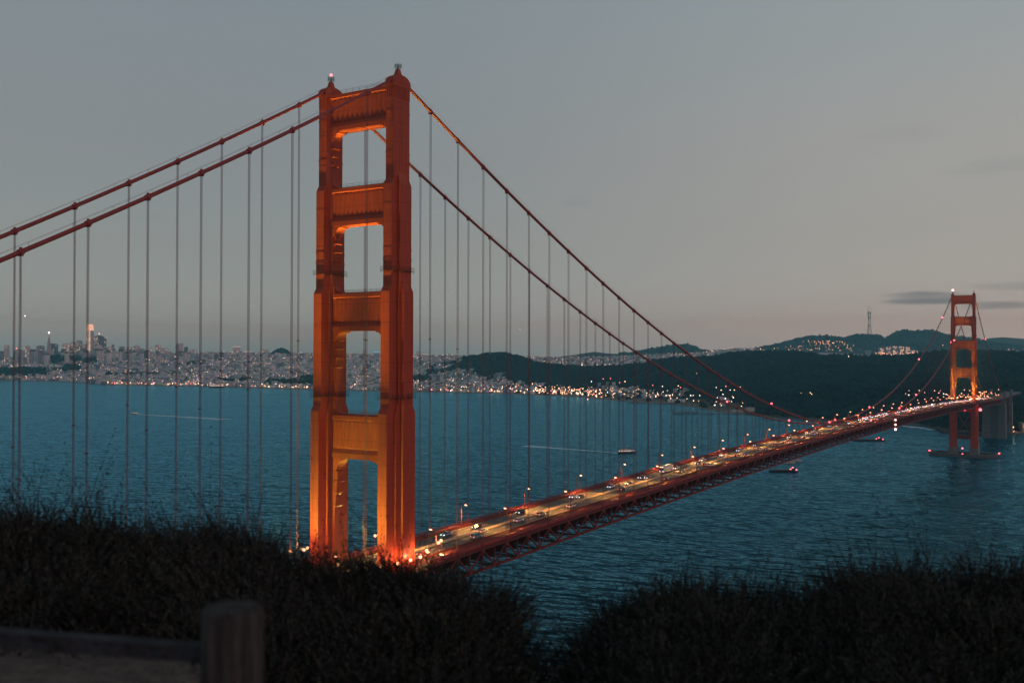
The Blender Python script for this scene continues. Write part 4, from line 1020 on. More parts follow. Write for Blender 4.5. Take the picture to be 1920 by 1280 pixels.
app = MB(); app.box(-13.6, 13.6, 1746.5, 1960, 66, 68.2); tag(app.build('approach_viaduct', m_dconc), 'concrete approach viaduct carrying the road onto the far headland', 'viaduct')
# old fort at the waterline, its walls lit amber
e = empty('brick_fort', (48, 1790, 0), .25, 'low old fort at the waterline with amber lit walls beside the pylons', 'fort')
m_fort = M('fort_wall', (.33, .25, .20), rough=.9, nscale=.2, namt=.3)
b = MB(); b.box(-22, 22, -20, 20, 1, 17); b.build('wall', m_fort, e); MB().box(-23, 23, -21, 21, 17.01, 18.4).build('parapet', m_conc, e)
b = MB()
for i in range(7): b.box(-20+i*6.2, -17+i*6.2, -20.25, -20.02, 6, 10)
b.build('window', m_black, e)
for (x_, z_) in ((-14, 15.5), (2, 15.5), (15, 15.5)):
    MB().ball((x_, -22.5, z_), .9).build('lamp', m_sodium, e)
    ld = bpy.data.lights.new('fort_lamp', 'POINT'); ld.energy = 2600; ld.color = (1, .5, .2); ld.shadow_soft_size = .5; lo = bpy.data.objects.new('fort_lamp_light', ld); col.objects.link(lo); lo.parent = e; lo.location = (x_, -25, z_-2)
sw = MB(); sw.box(18, 120, 1752, 1768, -2, 3.6); tag(sw.build('seawall', m_conc), 'pale concrete seawall along the water below the fort', 'wall')
for (x_, y_, z_) in ((17.5, 1752, 12), (18.5, 1750, 4.5)):
    e = empty('quay_lamp', (x_, y_, 0), 0, ['upper amber lamp at the foot of the pylon by the water', 'lower amber lamp just above the water at the foot of the pylon'][z_ < 6], 'lamp')
    MB().tube([(0, 0, 0), (0, 0, z_)], .15, 5).build('pole', m_black, e); MB().ball((0, 0, z_), 1.5).build('lamp', m_sodium, e)
    ld = bpy.data.lights.new('quay_light', 'POINT'); ld.energy = 900; ld.color = (1, .52, .24); ld.shadow_soft_size = .6; lo = bpy.data.objects.new('quay_lamp_light', ld); col.objects.link(lo); lo.parent = e; lo.location = (0, -3, z_+2)

# ---- street lamps of the roadway
sl_l = bpy.data.lights.new('street_lamp_light', 'SPOT'); sl_l.energy = 25000; sl_l.spot_size = R(150); sl_l.spot_blend = .85; sl_l.color = (1.0, .43, .10); sl_l.shadow_soft_size = .35
poleA = MB(); poleA.tube([(0, 0, 0), (0, 0, .5)], .26, 8); poleA.tube([(0, 0, .5), (0, 0, 7.7)], [.17, .11], 8); poleA.tube([(0, 0, 7.6), (0, 0, 8.35), (.5, 0, 8.62), (1.9, 0, 8.68)], [.12, .11, .10, .09], 6)
pole_me = poleA.mesh('pole', m_steel)
hd = MB(); hd.tube([(1.35, 0, 8.66), (1.6, 0, 8.66), (2.7, 0, 8.6), (2.95, 0, 8.58)], [.18, .36, .33, .12], 8); cap_me = hd.mesh('lamp_hood', m_steel)
gl_ = MB(); gl_.ball((2.15, 0, 8.42), .52, .55, 10, 5); glow_me = gl_.mesh('lamp_bulb', m_sodium)
for v_ in glow_me.vertices: v_.co.x = 2.15 + (v_.co.x-2.15)*1.25
def street_lamp(x, y, label, group, face=None, light=True, k=1.0):
    e = empty('street_lamp', (x, y, zroad(y)+.2), face if face is not None else (0 if x < 0 else math.pi), label, 'street lamp', group)
    link('pole', pole_me, e); 
    link('lamp_hood', cap_me, e); link('lamp_bulb', glow_me, e)
    if light:
        lo = bpy.data.objects.new('street_lamp_light', sl_l); col.objects.link(lo); lo.parent = e; lo.location = (2.2, 0, 8.0)
    return e
GE, GW = 'street lamps along the bay side walkway', 'street lamps along the near side walkway'
words = ['first', 'second', 'third', 'fourth', 'fifth', 'sixth', 'seventh', 'eighth', 'ninth', 'tenth']
for i in range(-5, 34):
    y = 68.8 + 45.6*i
    if -60 < y < 1600:
        k = i; lab = ('%s street lamp past the near tower on the bay side walkway' % words[k]) if 0 <= k < 10 else ('street lamp on the bay side walkway on the stretch before the near tower' if y < 60 else 'distant street lamp among the row on the bay side of the road')
        street_lamp(-10.5, y, lab, GE)
    y = 70.2 + 45.6*i
    if -60 < y < 1600:
        lab = ('%s street lamp past the near tower on the walkway nearer the viewer' % words[k]) if 0 <= k < 10 else ('street lamp on the near side walkway, %s the foot of the near tower' % ('just past' if y > 0 else 'just before') if y < 60 else 'distant street lamp among the row on the near side of the road')
        street_lamp(10.5, y, lab, GW)
# small globe lamps standing round the tower feet
gp = MB(); gp.tube([(0, 0, 0), (0, 0, 3.5)], .09, 6); gp_me = gp.mesh('pole', m_steel); gb_me = MB().ball((0, 0, 3.75), .48, 1, 10, 6).mesh('lamp_bulb', m_sodium2)
gl_l = bpy.data.lights.new('globe_lamp_light', 'POINT'); gl_l.energy = 1500; gl_l.color = (1, .58, .26); gl_l.shadow_soft_size = .3
for yt in (0, SPAN):
    for i, (x, y, kz) in enumerate([(18.0, -12.3, 1.3), (18.0, -4.6, 1.12), (18.0, 1.6, 1.05), (18.0, 6.4, 1.05), (12.2, 17.2, .9), (11.4, 24.6, 1.15), (12.0, 17.9, .7), (11.2, 26.4, 1.25), (-18.9, -6, 1.2), (-18.9, 8, 1), (-11.0, -15.2, 1.95), (-11.2, -12.5, 1.9), (-11.0, 19.3, 1.4), (-11.0, 21.2, 1.4), (12.2, -24.6, 1.9), (12.2, -21.7, 1.3), (12.2, -19.4, 1.2), (12.4, -12.6, 1.0), (-12.6, -24, 1.0)]):
        names_ = ['outer lamp of the balcony round the near leg, beyond its first corner', 'globe lamp in the middle of the balcony round the near leg', 'globe lamp hard against the near leg on its balcony', 'last globe lamp on the balcony round the near leg', 'upper globe lamp of the pair where the balcony rejoins the walkway', 'shorter lamp of the roadside pair just after the balcony', 'lower globe lamp of the pair where the balcony rejoins the walkway', 'taller lamp of the roadside pair just after the balcony']
        lab = (names_[i] if i < 8 else 'globe lamp among those beside the feet of the near tower') if yt == 0 else 'small globe lamp crowding the foot of the distant tower'
        e = empty('globe_lamp', (x, yt+y, zroad(yt+y)+.2), 0, lab, 'lamp', 'globe lamps round the near tower' if yt == 0 else 'globe lamps round the distant tower')
        e.scale = (1, 1, kz); link('pole', gp_me, e); q_ = link('lamp_bulb', gb_me, e, (0, 0, 3.75*(1-1/kz))); q_.scale = (1, 1, 1/kz)
        if yt > 0: q_.scale = (1.8, 1.8, 1.25/kz); q_.location.z = 0
        lo = bpy.data.objects.new('globe_lamp_light', gl_l); col.objects.link(lo); lo.parent = e; lo.location = (0, 0, 4.6)
e = empty('lamp_mast', (13.0, -47.6, zroad(-47.6)+.2), 0, 'tall mast with three amber lamps rising just above the shrub before the near tower', 'lamp')
MB().tube([(0, 0, 0), (0, 0, 13.6)], [.2, .12], 8).build('pole', m_steel, e)
for (x_, y_, z_) in ((0, -.3, 14.2), (.9, 0, 12.7), (-.9, .6, 12.9)): MB().ball((x_, y_, z_), .5).build('lamp_bulb', m_sodium2, e)
lo = bpy.data.objects.new('mast_lamp_light', gl_l); col.objects.link(lo); lo.parent = e; lo.location = (1.4, 0, 15.2)
if True:                                            # cluster lamps crowding the toll side beyond the far tower
    for i in range(26):
        x = random.choice((-10.6, -9.9, 10.4, 10.9)); y = SPAN + 20 + i*12.5
        e = empty('globe_lamp', (x, y, zroad(y)+.2 if y < SOUTH_END else 68.2), 0, 'amber lamp on the approach beyond the distant tower', 'lamp', 'approach lamps beyond the distant tower'); kz = random.choice((1.2, 1.6, 2.2, 2.8)); e.scale = (1, 1, kz)
        link('pole', gp_me, e); q_ = link('lamp_bulb', MB().ball((0, 0, 0), .72, 1, 8, 5).mesh('lamp_bulb', m_sodium2), e, (0, 0, 3.75)); q_.scale = (1, 1, 1/kz)

# ---- floodlights of the towers
flood_box = MB(); flood_box.box(-.7, .7, -.4, .4, .25, 1.1); flood_box.box(-.1, .1, -.1, .1, 0, .25); fb_me = flood_box.mesh('housing', m_black)
lens_me = MB().box(-.6, .6, -.3, .3, 1.101, 1.15).mesh('lens', E('flood_lens', (1, .7, .35), 8))
FC = (.95, .78, .12)
def flood(x, y, z, target, power, size, name, label, group, blend=.5, fcol=FC):
    e = empty('floodlight', (x, y, z), 0, label, 'floodlight', group); link('housing', fb_me, e); link('lens', lens_me, e)
    ld = bpy.data.lights.get(name) or bpy.data.lights.new(name, 'SPOT'); ld.energy = power; ld.color = fcol; ld.spot_size = R(size); ld.spot_blend = blend; ld.shadow_soft_size = .5
    lo = bpy.data.objects.new('flood_beam', ld); col.objects.link(lo); lo.parent = e; lo.location = (0, 0, 1.4)
    d = Vector(target) - Vector((x, y, z+1.4)); lo.rotation_euler = d.to_track_quat('-Z', 'Y').to_euler()
for yt, gname, kk in ((0, 'floodlights aimed up the near tower', 1.0), (SPAN, 'floodlights aimed up the distant tower', 2.3)):
    for sy in (-1, 1):
        for sx in (-1, 1):
            tn_ = ['near', 'distant'][yt > 0]; leg_ = ['bay side', 'ocean side'][sx > 0]; end_ = ['before', 'beyond'][sy > 0]
            e0 = R(85.3); flood(sx*12.2, yt+sy*25, zroad(yt)+.25, (sx*12.7, yt+sy*(25-20*math.cos(e0)), zroad(yt)+1.6+20*math.sin(e0)), 0.95e6*kk, 31, 'tower_flood_high%d' % (yt > 0), 'black floodlight aimed steeply up the %s leg, %s the %s tower' % (leg_, end_, tn_), gname, 1.0)
            e0 = R(56); flood(sx*13.2, yt+sy*24, zroad(yt)+.25, (sx*13.5, yt+sy*(24-20*math.cos(e0)), zroad(yt)+1.6+20*math.sin(e0)), 0.80e5*kk, 74, 'tower_flood_low%d' % (yt > 0), 'floodlight washing the foot of the %s leg, %s the %s tower' % (leg_, end_, tn_), gname, .9, (.62, 1.0, .12))
# amber lamps washing the suspenders near the tower
# ================================================================== vehicles
paints = {n: M('car_paint_'+n, c, rough=.25, spec=.6) for n, c in dict(silver=(.42, .44, .47), white=(.65, .65, .65), black=(.02, .02, .025), grey=(.14, .15, .17), blue=(.05, .10, .22), red=(.28, .02, .02), lightblue=(.22, .32, .42), beige=(.36, .31, .24)).items()}
def car_meshes(kind):
    # side profile along +y = front
    if kind == 'sedan': Lh, H, bel, pr = 2.3, 1.42, .88, [(-2.3, .35), (-2.3, .80), (-2.15, .92), (-1.5, .96), (1.0, .93), (2.1, .78), (2.3, .62), (2.3, .35)]; cab = [(-1.75, .95), (-1.15, 1.38), (.25, 1.42), (1.05, .93)]
    elif kind == 'suv': Lh, H, bel, pr = 2.35, 1.75, 1.05, [(-2.35, .40), (-2.35, .95), (-2.28, 1.08), (-1.5, 1.12), (1.2, 1.08), (2.2, .95), (2.38, .75), (2.38, .40)]; cab = [(-2.22, 1.11), (-1.95, 1.68), (.35, 1.74), (1.2, 1.09)]
    else: Lh, H, bel, pr = 2.5, 1.95, 1.1, [(-2.5, .40), (-2.5, 1.05), (-2.45, 1.15), (-1.5, 1.18), (1.5, 1.15), (2.3, .95), (2.5, .75), (2.5, .40)]; cab = [(-2.42, 1.17), (-2.2, 1.90), (.9, 1.93), (1.7, 1.15)]
    W_ = .92; b = MB(); n = len(pr)
    sect = [(-W_, 0.0), (-W_*.9, .0)]
    vs = []
    for x, k in ((-W_*.86, .04), (-W_, 0), (W_, 0), (W_*.86, .04)):
        for y, z in pr: vs.append((x, y*(1-k*.5), z + (k*.4 if z > .5 else 0)))
    fs = []
    for r_ in range(3):
        for i in range(n): fs.append((r_*n+i, r_*n+(i+1) % n, (r_+1)*n+(i+1) % n, (r_+1)*n+i))
    fs += [tuple(range(n-1, -1, -1)), tuple(range(3*n, 4*n))]
    b.add(vs, fs); rf = MB(); (y0, z0), (y1, z1), (y2, z2), (y3, z3) = cab
    g = MB(); g.add([(-.84, y0, z0), (.84, y0, z0), (.66, y1, z1), (-.66, y1, z1), (.66, y2, z2), (-.66, y2, z2), (.84, y3, z3), (-.84, y3, z3)], [(0,1,2,3),(3,2,4,5),(5,4,6,7),(0,3,5,7),(1,6,4,2)])
    rf.add([(-.67, y1-.02, z1), (.67, y1-.02, z1), (.67, y2+.02, z2), (-.67, y2+.02, z2), (-.60, y1+.1, z1+.06), (.60, y1+.1, z1+.06), (.60, y2-.1, z2+.06), (-.60, y2-.1, z2+.06)], [(4,5,6,7),(0,1,5,4),(1,2,6,5),(2,3,7,6),(3,0,4,7)])
    for s in (-1, 1):
        rf.bar((s*.76, (y0+y1)/2, (z0+z1)/2), (s*.68, y1, z1), .06, .08); rf.bar((s*.76, (y2+y3)/2, (z2+z3)/2), (s*.68, y2, z2), .06, .06); rf.bar((s*.83, -.35, z0+.02), (s*.68, -.35, (z1+z2)/2), .06, .08)
        b.box(s*.95-.09, s*.95+.09, y3-.35, y3-.2, z3+.02, z3+.16)
    wz = .33; ws = [(s*.84, y) for s in (-1, 1) for y in (-Lh+.85, Lh-.85)]
    wh = MB(); wh.tube([(-.1, 0, 0), (.1, 0, 0)], wz, 14); hub = MB(); hub.tube([(-.115, 0, 0), (.115, 0, 0)], wz*.55, 8)
    front = Lh+.02; hz = pr[-2][1]
    hl = MB(); hl.ball((0, 0, 0), .17, .8, 8, 5); tl = MB(); tl.ball((0, 0, 0), .15, 1.0, 8, 5)
    return dict(body=b, roof=rf, glass=g, wheels=ws, wheel=wh.mesh('wheel', m_black), hub=hub.mesh('rim', paints['silver']), head=hl.mesh('headlight', m_head), tail=tl.mesh('tail_light', m_tail), front=front, hz=hz, Lh=Lh, tz=pr[1][1]-.02)
cars = {k: car_meshes(k) for k in ('sedan', 'suv', 'van')}
glass_me = {k: cars[k]['glass'].mesh('window', m_glass) for k in cars}
_cm = {}
def place_car(kind, paint, x, y, south, label, group, full=True):
    c = cars[kind]; key = (kind, paint)
    if key not in _cm: _cm[key] = (c['body'].mesh('body', paints[paint]), c['roof'].mesh('roof', paints[paint]))
    e = empty('car', (x, y, zroad(y)+.02), 0 if south else math.pi, label, 'car', group)
    sl = math.atan(zroad(y+.5)-zroad(y-.5)); e.rotation_euler = (sl if south else -sl, 0, 0 if south else math.pi)
    link('body', _cm[key][0], e); link('roof', _cm[key][1], e); link('window', glass_me[kind], e)
    if full:
        for wx, wy in c['wheels']: wv = link('wheel', c['wheel'], e, (wx, wy, .33)); link('rim', c['hub'], wv)
    for s in (-1, 1):
        a_ = link('headlight', c['head'], e, (s*.68, c['front']-.06, c['hz'])); b_ = link('tail_light', c['tail'], e, (s*.74, -c['Lh']+.02, c['tz']))
        if y > 600: a_.scale = (1.7, 1.7, 1.7); b_.scale = (1.6, 1.6, 1.6)
    return e
NB, SB = 'northbound cars with headlights on', 'southbound cars with tail lights on'
near_nb = [('sedan','lightblue',53.4,-6.3,'pale blue sedan with headlights on, just past the near tower'),('suv','black',69.8,-3.9,'black SUV with headlights on beside two southbound cars'),('suv','black',104.7,-6.4,'dark SUV with bright headlights alone in the oncoming lanes'),('sedan','silver',149.8,-6.7,'silver car of the oncoming pair by the third bay side lamp'),('sedan','grey',151,-3.9,'grey car of the oncoming pair by the third bay side lamp'),('suv','white',183.9,-5.2,'white SUV with headlights on ahead of a dark car'),('sedan','black',198.3,-2.8,'black sedan with headlights, following a white SUV'),('sedan','grey',220.4,-6.4,'grey car in a tight oncoming pair ahead of the coach'),('sedan','beige',221.5,-3.4,'beige car in a tight oncoming pair ahead of the coach'),('suv','white',262.0,-5.0,'white SUV right behind the coach'),('sedan','grey',289.2,-3.3,'grey car with headlights on two cars behind the coach'),('van','silver',303.3,-6.2,'silver van following three cars behind the coach'),('sedan','white',333.5,-5.6,'white sedan alone with bright twin headlights'),('van','white',363,-5.4,'white van with headlights on by the sixth bay side lamp'),('sedan','blue',399.9,-7.1,'blue sedan with headlights on by the eighth bay side lamp')]
near_sb = [('sedan','red',23.7,6.0,'red car with tail lights on among the globe lamps'),('sedan','silver',64.7,1.9,'silver sedan with tail lights beside the black oncoming SUV'),('van','lightblue',54.7,5.9,'pale blue people carrier with tail lights hugging the near walkway'),('sedan','white',89.2,2.2,'white sedan with tail lights just after the pale blue people carrier'),('suv','beige',104.1,3.4,'beige SUV with tail lights in the middle southbound lane'),('sedan','silver',127.5,4.2,'silver sedan alone between two gaps of empty road'),('suv','black',178.7,3.1,'black SUV with red tail lights near the oncoming white SUV'),('sedan','red',221.0,6.0,'red sedan with tail lights across from the tight oncoming pair'),('suv','grey',250.3,3.2,'grey SUV with tail lights level with the coach'),('sedan','beige',262.4,5.9,'beige sedan with tail lights just behind the grey SUV'),('sedan','grey',284.6,2.6,'grey sedan of the southbound pair level with a silver van'),('suv','white',284.4,5.6,'white SUV of the southbound pair level with a silver van'),('sedan','black',336.4,2.6,'black sedan with tail lights level with the lone white sedan'),('sedan','blue',341.1,5.8,'blue sedan with tail lights level with the lone white sedan')]
for k, p, y, x, lab in near_nb: place_car(k, p, x, y, False, lab, NB)
for k, p, y, x, lab in near_sb: place_car(k, p, x, y, True, lab, SB)
for y, x in [(380.1, 1.9), (378.6, 6.4), (408, 3.3), (430.1, 2.9), (446.9, 1.8), (432.4, 6.7), (471.4, 1.8), (473, 4.8), (504.9, 1.7), (511.3, 4.9), (513.9, 7.7), (566.3, 2.3), (625.2, 4.8), (662, 2.3), (700, 5), (742, 2), (790, 6.5), (852, 5), (905, 2.2), (960, 6.2), (1010, 3), (1080, 6), (1150, 3), (1230, 6), (1300, 4), (1390, 6), (1480, 3)]:
    place_car(random.choice(('sedan', 'suv', 'sedan')), random.choice(list(paints)), x, y, True, 'distant car with glowing tail lights driving towards the far tower', SB+' far along the span', y < 480)
ny = []
y = 470
while y < 1620:
    ny.append(y); y += random.uniform(14, 60) if y < 640 else random.uniform(7, 17)
for y in ny:
    place_car(random.choice(('sedan', 'suv', 'sedan', 'van')), random.choice(list(paints)), random.choice((-7.9, -5.2, -2.2)), y, False, 'distant car with bright white headlights coming from the far tower', NB+' far along the span', False)

# coach
cy_ = 250; e = empty('coach', (-5.6, cy_, zroad(cy_)+.02), math.pi, 'long white coach with lit windows and headlights on', 'bus')
b = MB(); W_ = 1.27; pr = [(-6.2, .35), (-6.2, 3.1), (-5.9, 3.35), (5.6, 3.35), (6.1, 3.0), (6.3, 1.2), (6.3, .35)]
b.extr([(y, z) for y, z in pr], 'x', -W_, W_); bo = b.build('body', paints['silver'], e)
b = MB()
MB().box(-1.0, 1.0, -4.5, 4.2, 3.36, 3.62).build('roof_unit', paints['silver'], e)
for s in (-1, 1):
    for i in range(7): MB().box(s*1.275-.012, s*1.275+.012, -5.6+i*1.55, -4.25+i*1.55, 1.75, 2.75).build('window', m_winl, e)
MB().box(-1.1, 1.1, 6.22, 6.30, 1.5, 2.75).build('windscreen', m_glass, e); MB().box(-.9, .9, 6.13, 6.22, 2.82, 3.1).build('destination_sign', m_sign, e)
wbus = MB().tube([(-.16, 0, 0), (.16, 0, 0)], .5, 12).mesh('wheel', m_black)
for s in (-1, 1):
    for yy in (-3.9, 4.0): link('wheel', wbus, e, (s*1.15, yy, .5))
    link('headlight', cars['van']['head'], e, (s*.95, 6.33, .8)); link('tail_light', cars['van']['tail'], e, (s*1.05, -6.22, 1.1))

# ================================================================== boats
m_hullw = M('white_hull', (.62, .62, .60), rough=.4, spec=.4); m_hulld = M('dark_hull', (.03, .035, .045), rough=.5)
m_foam = M('wake_foam', (.55, .72, .80), rough=.9, nscale=.12, namt=.35, nstretch=(1, 3, 1))
def boat_hull(L_, B_, H_, mat, e, name='hull', z0=0.0):
    b = MB(); n = 8; secs = []
    for i in range(n+1):
        t_ = i/n; y = -L_/2 + L_*t_; wv = B_/2*(1 - max(0, (t_-.55)/.45)**2.2); wb = wv*.72; sh = H_*(1+.35*max(0, t_-.5))
        secs.append([(-wv, y, z0+sh), (-wb, y, z0-.5), (wb, y, z0-.5), (wv, y, z0+sh)])
    vs = [p for s_ in secs for p in s_]; fs = []
    for i in range(n):
        for k in range(4): fs.append((4*i+k, 4*i+(k+1) % 4, 4*(i+1)+(k+1) % 4, 4*(i+1)+k))
    fs += [(0, 1, 2, 3), (4*n+3, 4*n+2, 4*n+1, 4*n)]
    return b.add(vs, fs).build(name, mat, e)
def ferry(p, heading, L_, label, lit=True):
    e = empty('ferry_boat', (p.x, p.y, 0), heading, label, 'boat'); B_ = L_*.27
    boat_hull(L_, B_, L_*.075, m_hulld, e); boat_hull(L_*.96, B_*1.02, L_*.03, m_hullw, e, 'bulwark', L_*.08)
    MB().prism([(-B_*.42, -L_*.42), (B_*.42, -L_*.42), (B_*.42, L_*.22), (B_*.2, L_*.32), (-B_*.2, L_*.32), (-B_*.42, L_*.22)], L_*.09, L_*.17).build('main_cabin', m_hullw, e)
    MB().prism([(-B_*.36, -L_*.36), (B_*.36, -L_*.36), (B_*.36, L_*.10), (-B_*.36, L_*.10)], L_*.172, L_*.235).build('upper_deck', m_hullw, e)
    MB().prism([(-B_*.25, L_*.0), (B_*.25, L_*.0), (B_*.2, L_*.14), (-B_*.2, L_*.14)], L_*.237, L_*.30).build('wheelhouse', m_glass, e)
    MB().box(-B_*.3, B_*.3, -L_*.34, -L_*.05, L_*.27, L_*.28).build('canopy', m_hulld, e)
    MB().tube([(0, -L_*.02, L_*.28), (0, -L_*.05, L_*.45)], L_*.006, 5).build('mast', m_hullw, e)
    for s in (-1, 1):
        for i in range(9):
            y = -L_*.39+i*L_*.068; x = s*(B_*.42+.03); MB().box(x-.04, x+.04, y, y+L_*.045, L_*.108, L_*.150).build('window', lw_w if lit else m_glass, e)
    MB().ball((0, L_*.36, L_*.14), L_*.02).build('bow_lamp', m_pink, e); MB().ball((0, -L_*.44, L_*.12), L_*.016).build('stern_lamp', m_sodium, e)
    return e
def wake(a, b_, w0, w1, label, name='boat_wake'):
    d = (b_-a); n = Vector((-d.y, d.x, 0)).normalized(); v = []; K = 30
    for i in range(K+1):
        t_ = i/K; c = a + d*t_; wv = w0 + (w1-w0)*t_**1.3; j = 1+.35*noise.noise(Vector((t_*9, 0, 2)))
        v += [c + n*wv*j/2 + Vector((0, 0, .06)), c - n*wv*j/2*(1) + Vector((0, 0, .06))]
    m = MB(); m.add(v, [(2*i, 2*i+1, 2*i+3, 2*i+2) for i in range(K)]); return tag(m.build(name, m_foam, recalc=False), label, 'wake', kind='stuff')
pf = onwater(1176, 849); ferry(pf, math.atan2(FWD.y, FWD.x)+math.radians(-78)-math.pi/2, 27, 'white two-deck ferry with lit windows, trailing a wake behind the suspenders')
wake(onwater(1160, 848.5), onwater(985, 835.5), 7, 20, 'pale straight wake trailing from the white ferry')
ps = onwater(253, 776); ferry(ps, math.atan2(RGT.y, RGT.x)+math.pi/2, 16, 'small boat speeding across the open bay at the head of a long wake')
wake(onwater(257, 776.3), onwater(425, 786), 14, 30, 'long pale wake behind the small speeding boat')
pm = onwater(407, 726.5); e = ferry(pm, math.atan2(RGT.y, RGT.x)-math.pi/2, 62, 'brightly lit white excursion ship moored against the city shore')
for k_, z_ in ((0, 7.2), (1, 12.6)):
    for i in range(13): MB().box(-9.6, -9.3, -26+i*3.9, -23+i*3.9, z_, z_+2.6).build('deck_light', lw_w, e).location = (0, 0, 0)
for i in range(13): MB().box(9.3, 9.6, -26+i*3.9, -23+i*3.9, 7.2, 9.8).build('deck_light', lw_w, e)
def yacht(u, v, label, L_=15):
    p = onwater(u, v); e = empty('yacht', (p.x, p.y, 0), math.atan2(RGT.y, RGT.x)+math.pi/2-.15, label, 'boat'); boat_hull(L_, L_*.26, 1.7, m_hullw, e)
    MB().prism([(-1.5, -L_*.3), (1.5, -L_*.3), (1.5, L_*.1), (.7, L_*.22), (-.7, L_*.22), (-1.5, L_*.1)], 1.7, 3.0, [(-1.2, -L_*.28), (1.2, -L_*.28), (1.2, L_*.05), (.5, L_*.12), (-.5, L_*.12), (-1.2, L_*.05)]).build('cabin', m_hullw, e)
    MB().box(-1.53, -1.40, -L_*.25, L_*.05, 2.1, 2.7).build('window', m_glass, e); MB().tube([(0, 0, 2.9), (0, 0, 4.8)], .08, 5).build('mast', m_hullw, e); return e
yacht(1474, 868, 'white motor yacht just emerging below the deck, ahead of its twin', 22); yacht(1490, 864.5, 'second white motor yacht close behind the first', 19)
def barge(u, v, L_, label):
    p = onwater(u, v); e = empty('barge', (p.x, p.y, 0), math.atan2(RGT.y, RGT.x)+math.pi/2, label, 'barge'); b = MB()
    boat_hull(L_, L_*.22, 2.2, m_hulld, e); MB().box(-2, 2, -L_*.45, -L_*.33, 2.2, 4.6).build('wheelhouse', m_hulld, e); MB().box(-L_*.08, L_*.08, -L_*.28, L_*.3, 2.21, 3.0).build('hatch', m_dconc, e)
    for (a, c, z_) in ((-2.2, -L_*.46, 2.8), (2, -L_*.36, 4.8), (-1, -L_*.26, 3.2)): MB().ball((a, c, z_), 1.0).build('lamp', m_red, e)
    return e
barge(1468, 884, 34, 'dark low barge with red lamps passing below the deck'); barge(1627, 826, 52, 'dark barge with a pair of red lamps nearer the far tower')
# rocks at the point
m_rock = M('shore_rock', (.05, .05, .05), rough=.95, nscale=.3, namt=.4)
for i, (u, v, r_) in enumerate([(1758, 804, 9), (1768, 808, 12), (1782, 812, 14), (1750, 801, 7), (1800, 814, 15), (1826, 816, 12)]):
    p = onwater(u, v); b = bmesh.new(); bmesh.ops.create_icosphere(b, subdivisions=3, radius=1)
    for q in b.verts: q.co = Vector((q.co.x*r_*1.4, q.co.y*r_, q.co.z*r_*.5))*(1+.35*noise.noise(q.co*1.6+Vector((i*3, 0, 0))))
    me = bpy.data.meshes.new('rock'); b.to_mesh(me); b.free(); me.materials.append(m_rock); o = link('shore_rock', me, None, (p.x, p.y, .5))
    tag(o, ['dark rock in the surf, second from the tip of the point', 'dark rock ledge beside the tip of the point', 'large dark rock ledge left of the far tower legs', 'outermost small rock at the tip of the point', 'broad dark rock seen behind the far tower legs', 'dark rock between the far tower and the concrete pylon'][i], 'rock')
b = MB()
for k in range(5):
    a = onwater(1690+k*16, 797.5+k*1.8); c = onwater(1706+k*16, 799.5+k*2.0); n_ = Vector((0, 0, .08)); t_ = (c-a); q = Vector((-t_.y, t_.x, 0)).normalized()*(10+5*(k % 2)); b.add([a+q*.6+n_, a-q*.6+n_, c-q+n_, c+q+n_], [(0, 1, 2, 3)])
tag(b.build('surf', m_foam, recalc=False), 'pale surf line washing in front of the dark rocks', 'surf', kind='stuff')

# ================================================================== foreground bluff, bushes, post
def edge_d(u): return float(np.interp(u, [-1500, 0, 430, 520, 700, 850, 1040, 1200, 1900, 3500], [7.5, 7.0, 6.2, 4.75, 4.4, 4.0, 3.6, 3.6, 3.9, 4.4]))
GZ = 141.72
V = []; T = []; us2 = np.linspace(-2600, 4600, 150); ds = [-8, -4, -2, 0, 1, 2, 3, 3.6, 4.2, 4.8, 5.4, 6, 6.6, 7.2, 8, 9, 11, 14, 18, 24, 34, 50, 70, 95, 120, 150]
for t_ in np.concatenate([np.linspace(-40, -6, 30), np.linspace(-5.85, 6, 80), np.linspace(6.5, 40, 30)]):
    for d in ds:
        # lateral offset t_ grows with distance down the slope
        lat = t_*(1+max(0, d)/22); p = Vector((CAMX, CAMY, 0)) + FWD*d + RGT*lat
        u = 960 + FPX*lat/max(d, 1.5); ed = edge_d(max(-1500, min(3400, u)))
        z = GZ + .03*noise.noise(Vector((p.x*1.5, p.y*1.5, 0))) + .012*noise.noise(Vector((p.x*7, p.y*7, 0)))
        if d > ed: z -= (d-ed)*1.02 + .25*(d-ed)**.5 + 1.5*min(1, (d-ed)/20)*noise.noise(Vector((p.x/9, p.y/9, 5)))
        if d < -3: z -= .0
        V.append((p.x, p.y, z)); T.append((.125, .10, .083) if d < ed+.3 else (.03, .033, .022))
nd = len(ds); ii = np.arange(139*nd).reshape(139, nd)[:, :-1].ravel(); F = np.stack([ii, ii+nd, ii+nd+1, ii+1], 1)
m_dirt = M('dirt', (.07, .06, .05), rough=1, spec=.1, nscale=9, namt=.5, attr='tint', bump=.5, bscale=30)
tag(link('bluff_ground', bulk('bluff_ground', np.array(V), F, m_dirt, np.array(T), True)), kind='structure')
# pebbles on the dirt
pb = []; 
for k in range(450):
    d = random.uniform(4.6, 6.0); u = random.uniform(-60, 470); x, y = D(u, d); r_ = random.uniform(.004, .014); pb.append((x, y, GZ+.005, r_))
P0 = np.array([p[:3] for p in pb]); Sx = np.array([[p[3], p[3]*.8, p[3]*.6] for p in pb]); P_, F_ = scatter(ICOV, ICOF, P0, Sx, rng.uniform(0, 6, len(pb)))
tag(link('gravel', bulk('gravel', P_, F_, M('pebble', (.095, .085, .075), rough=.9))), 'fine gravel strewn over the brown dirt', 'gravel', kind='stuff')

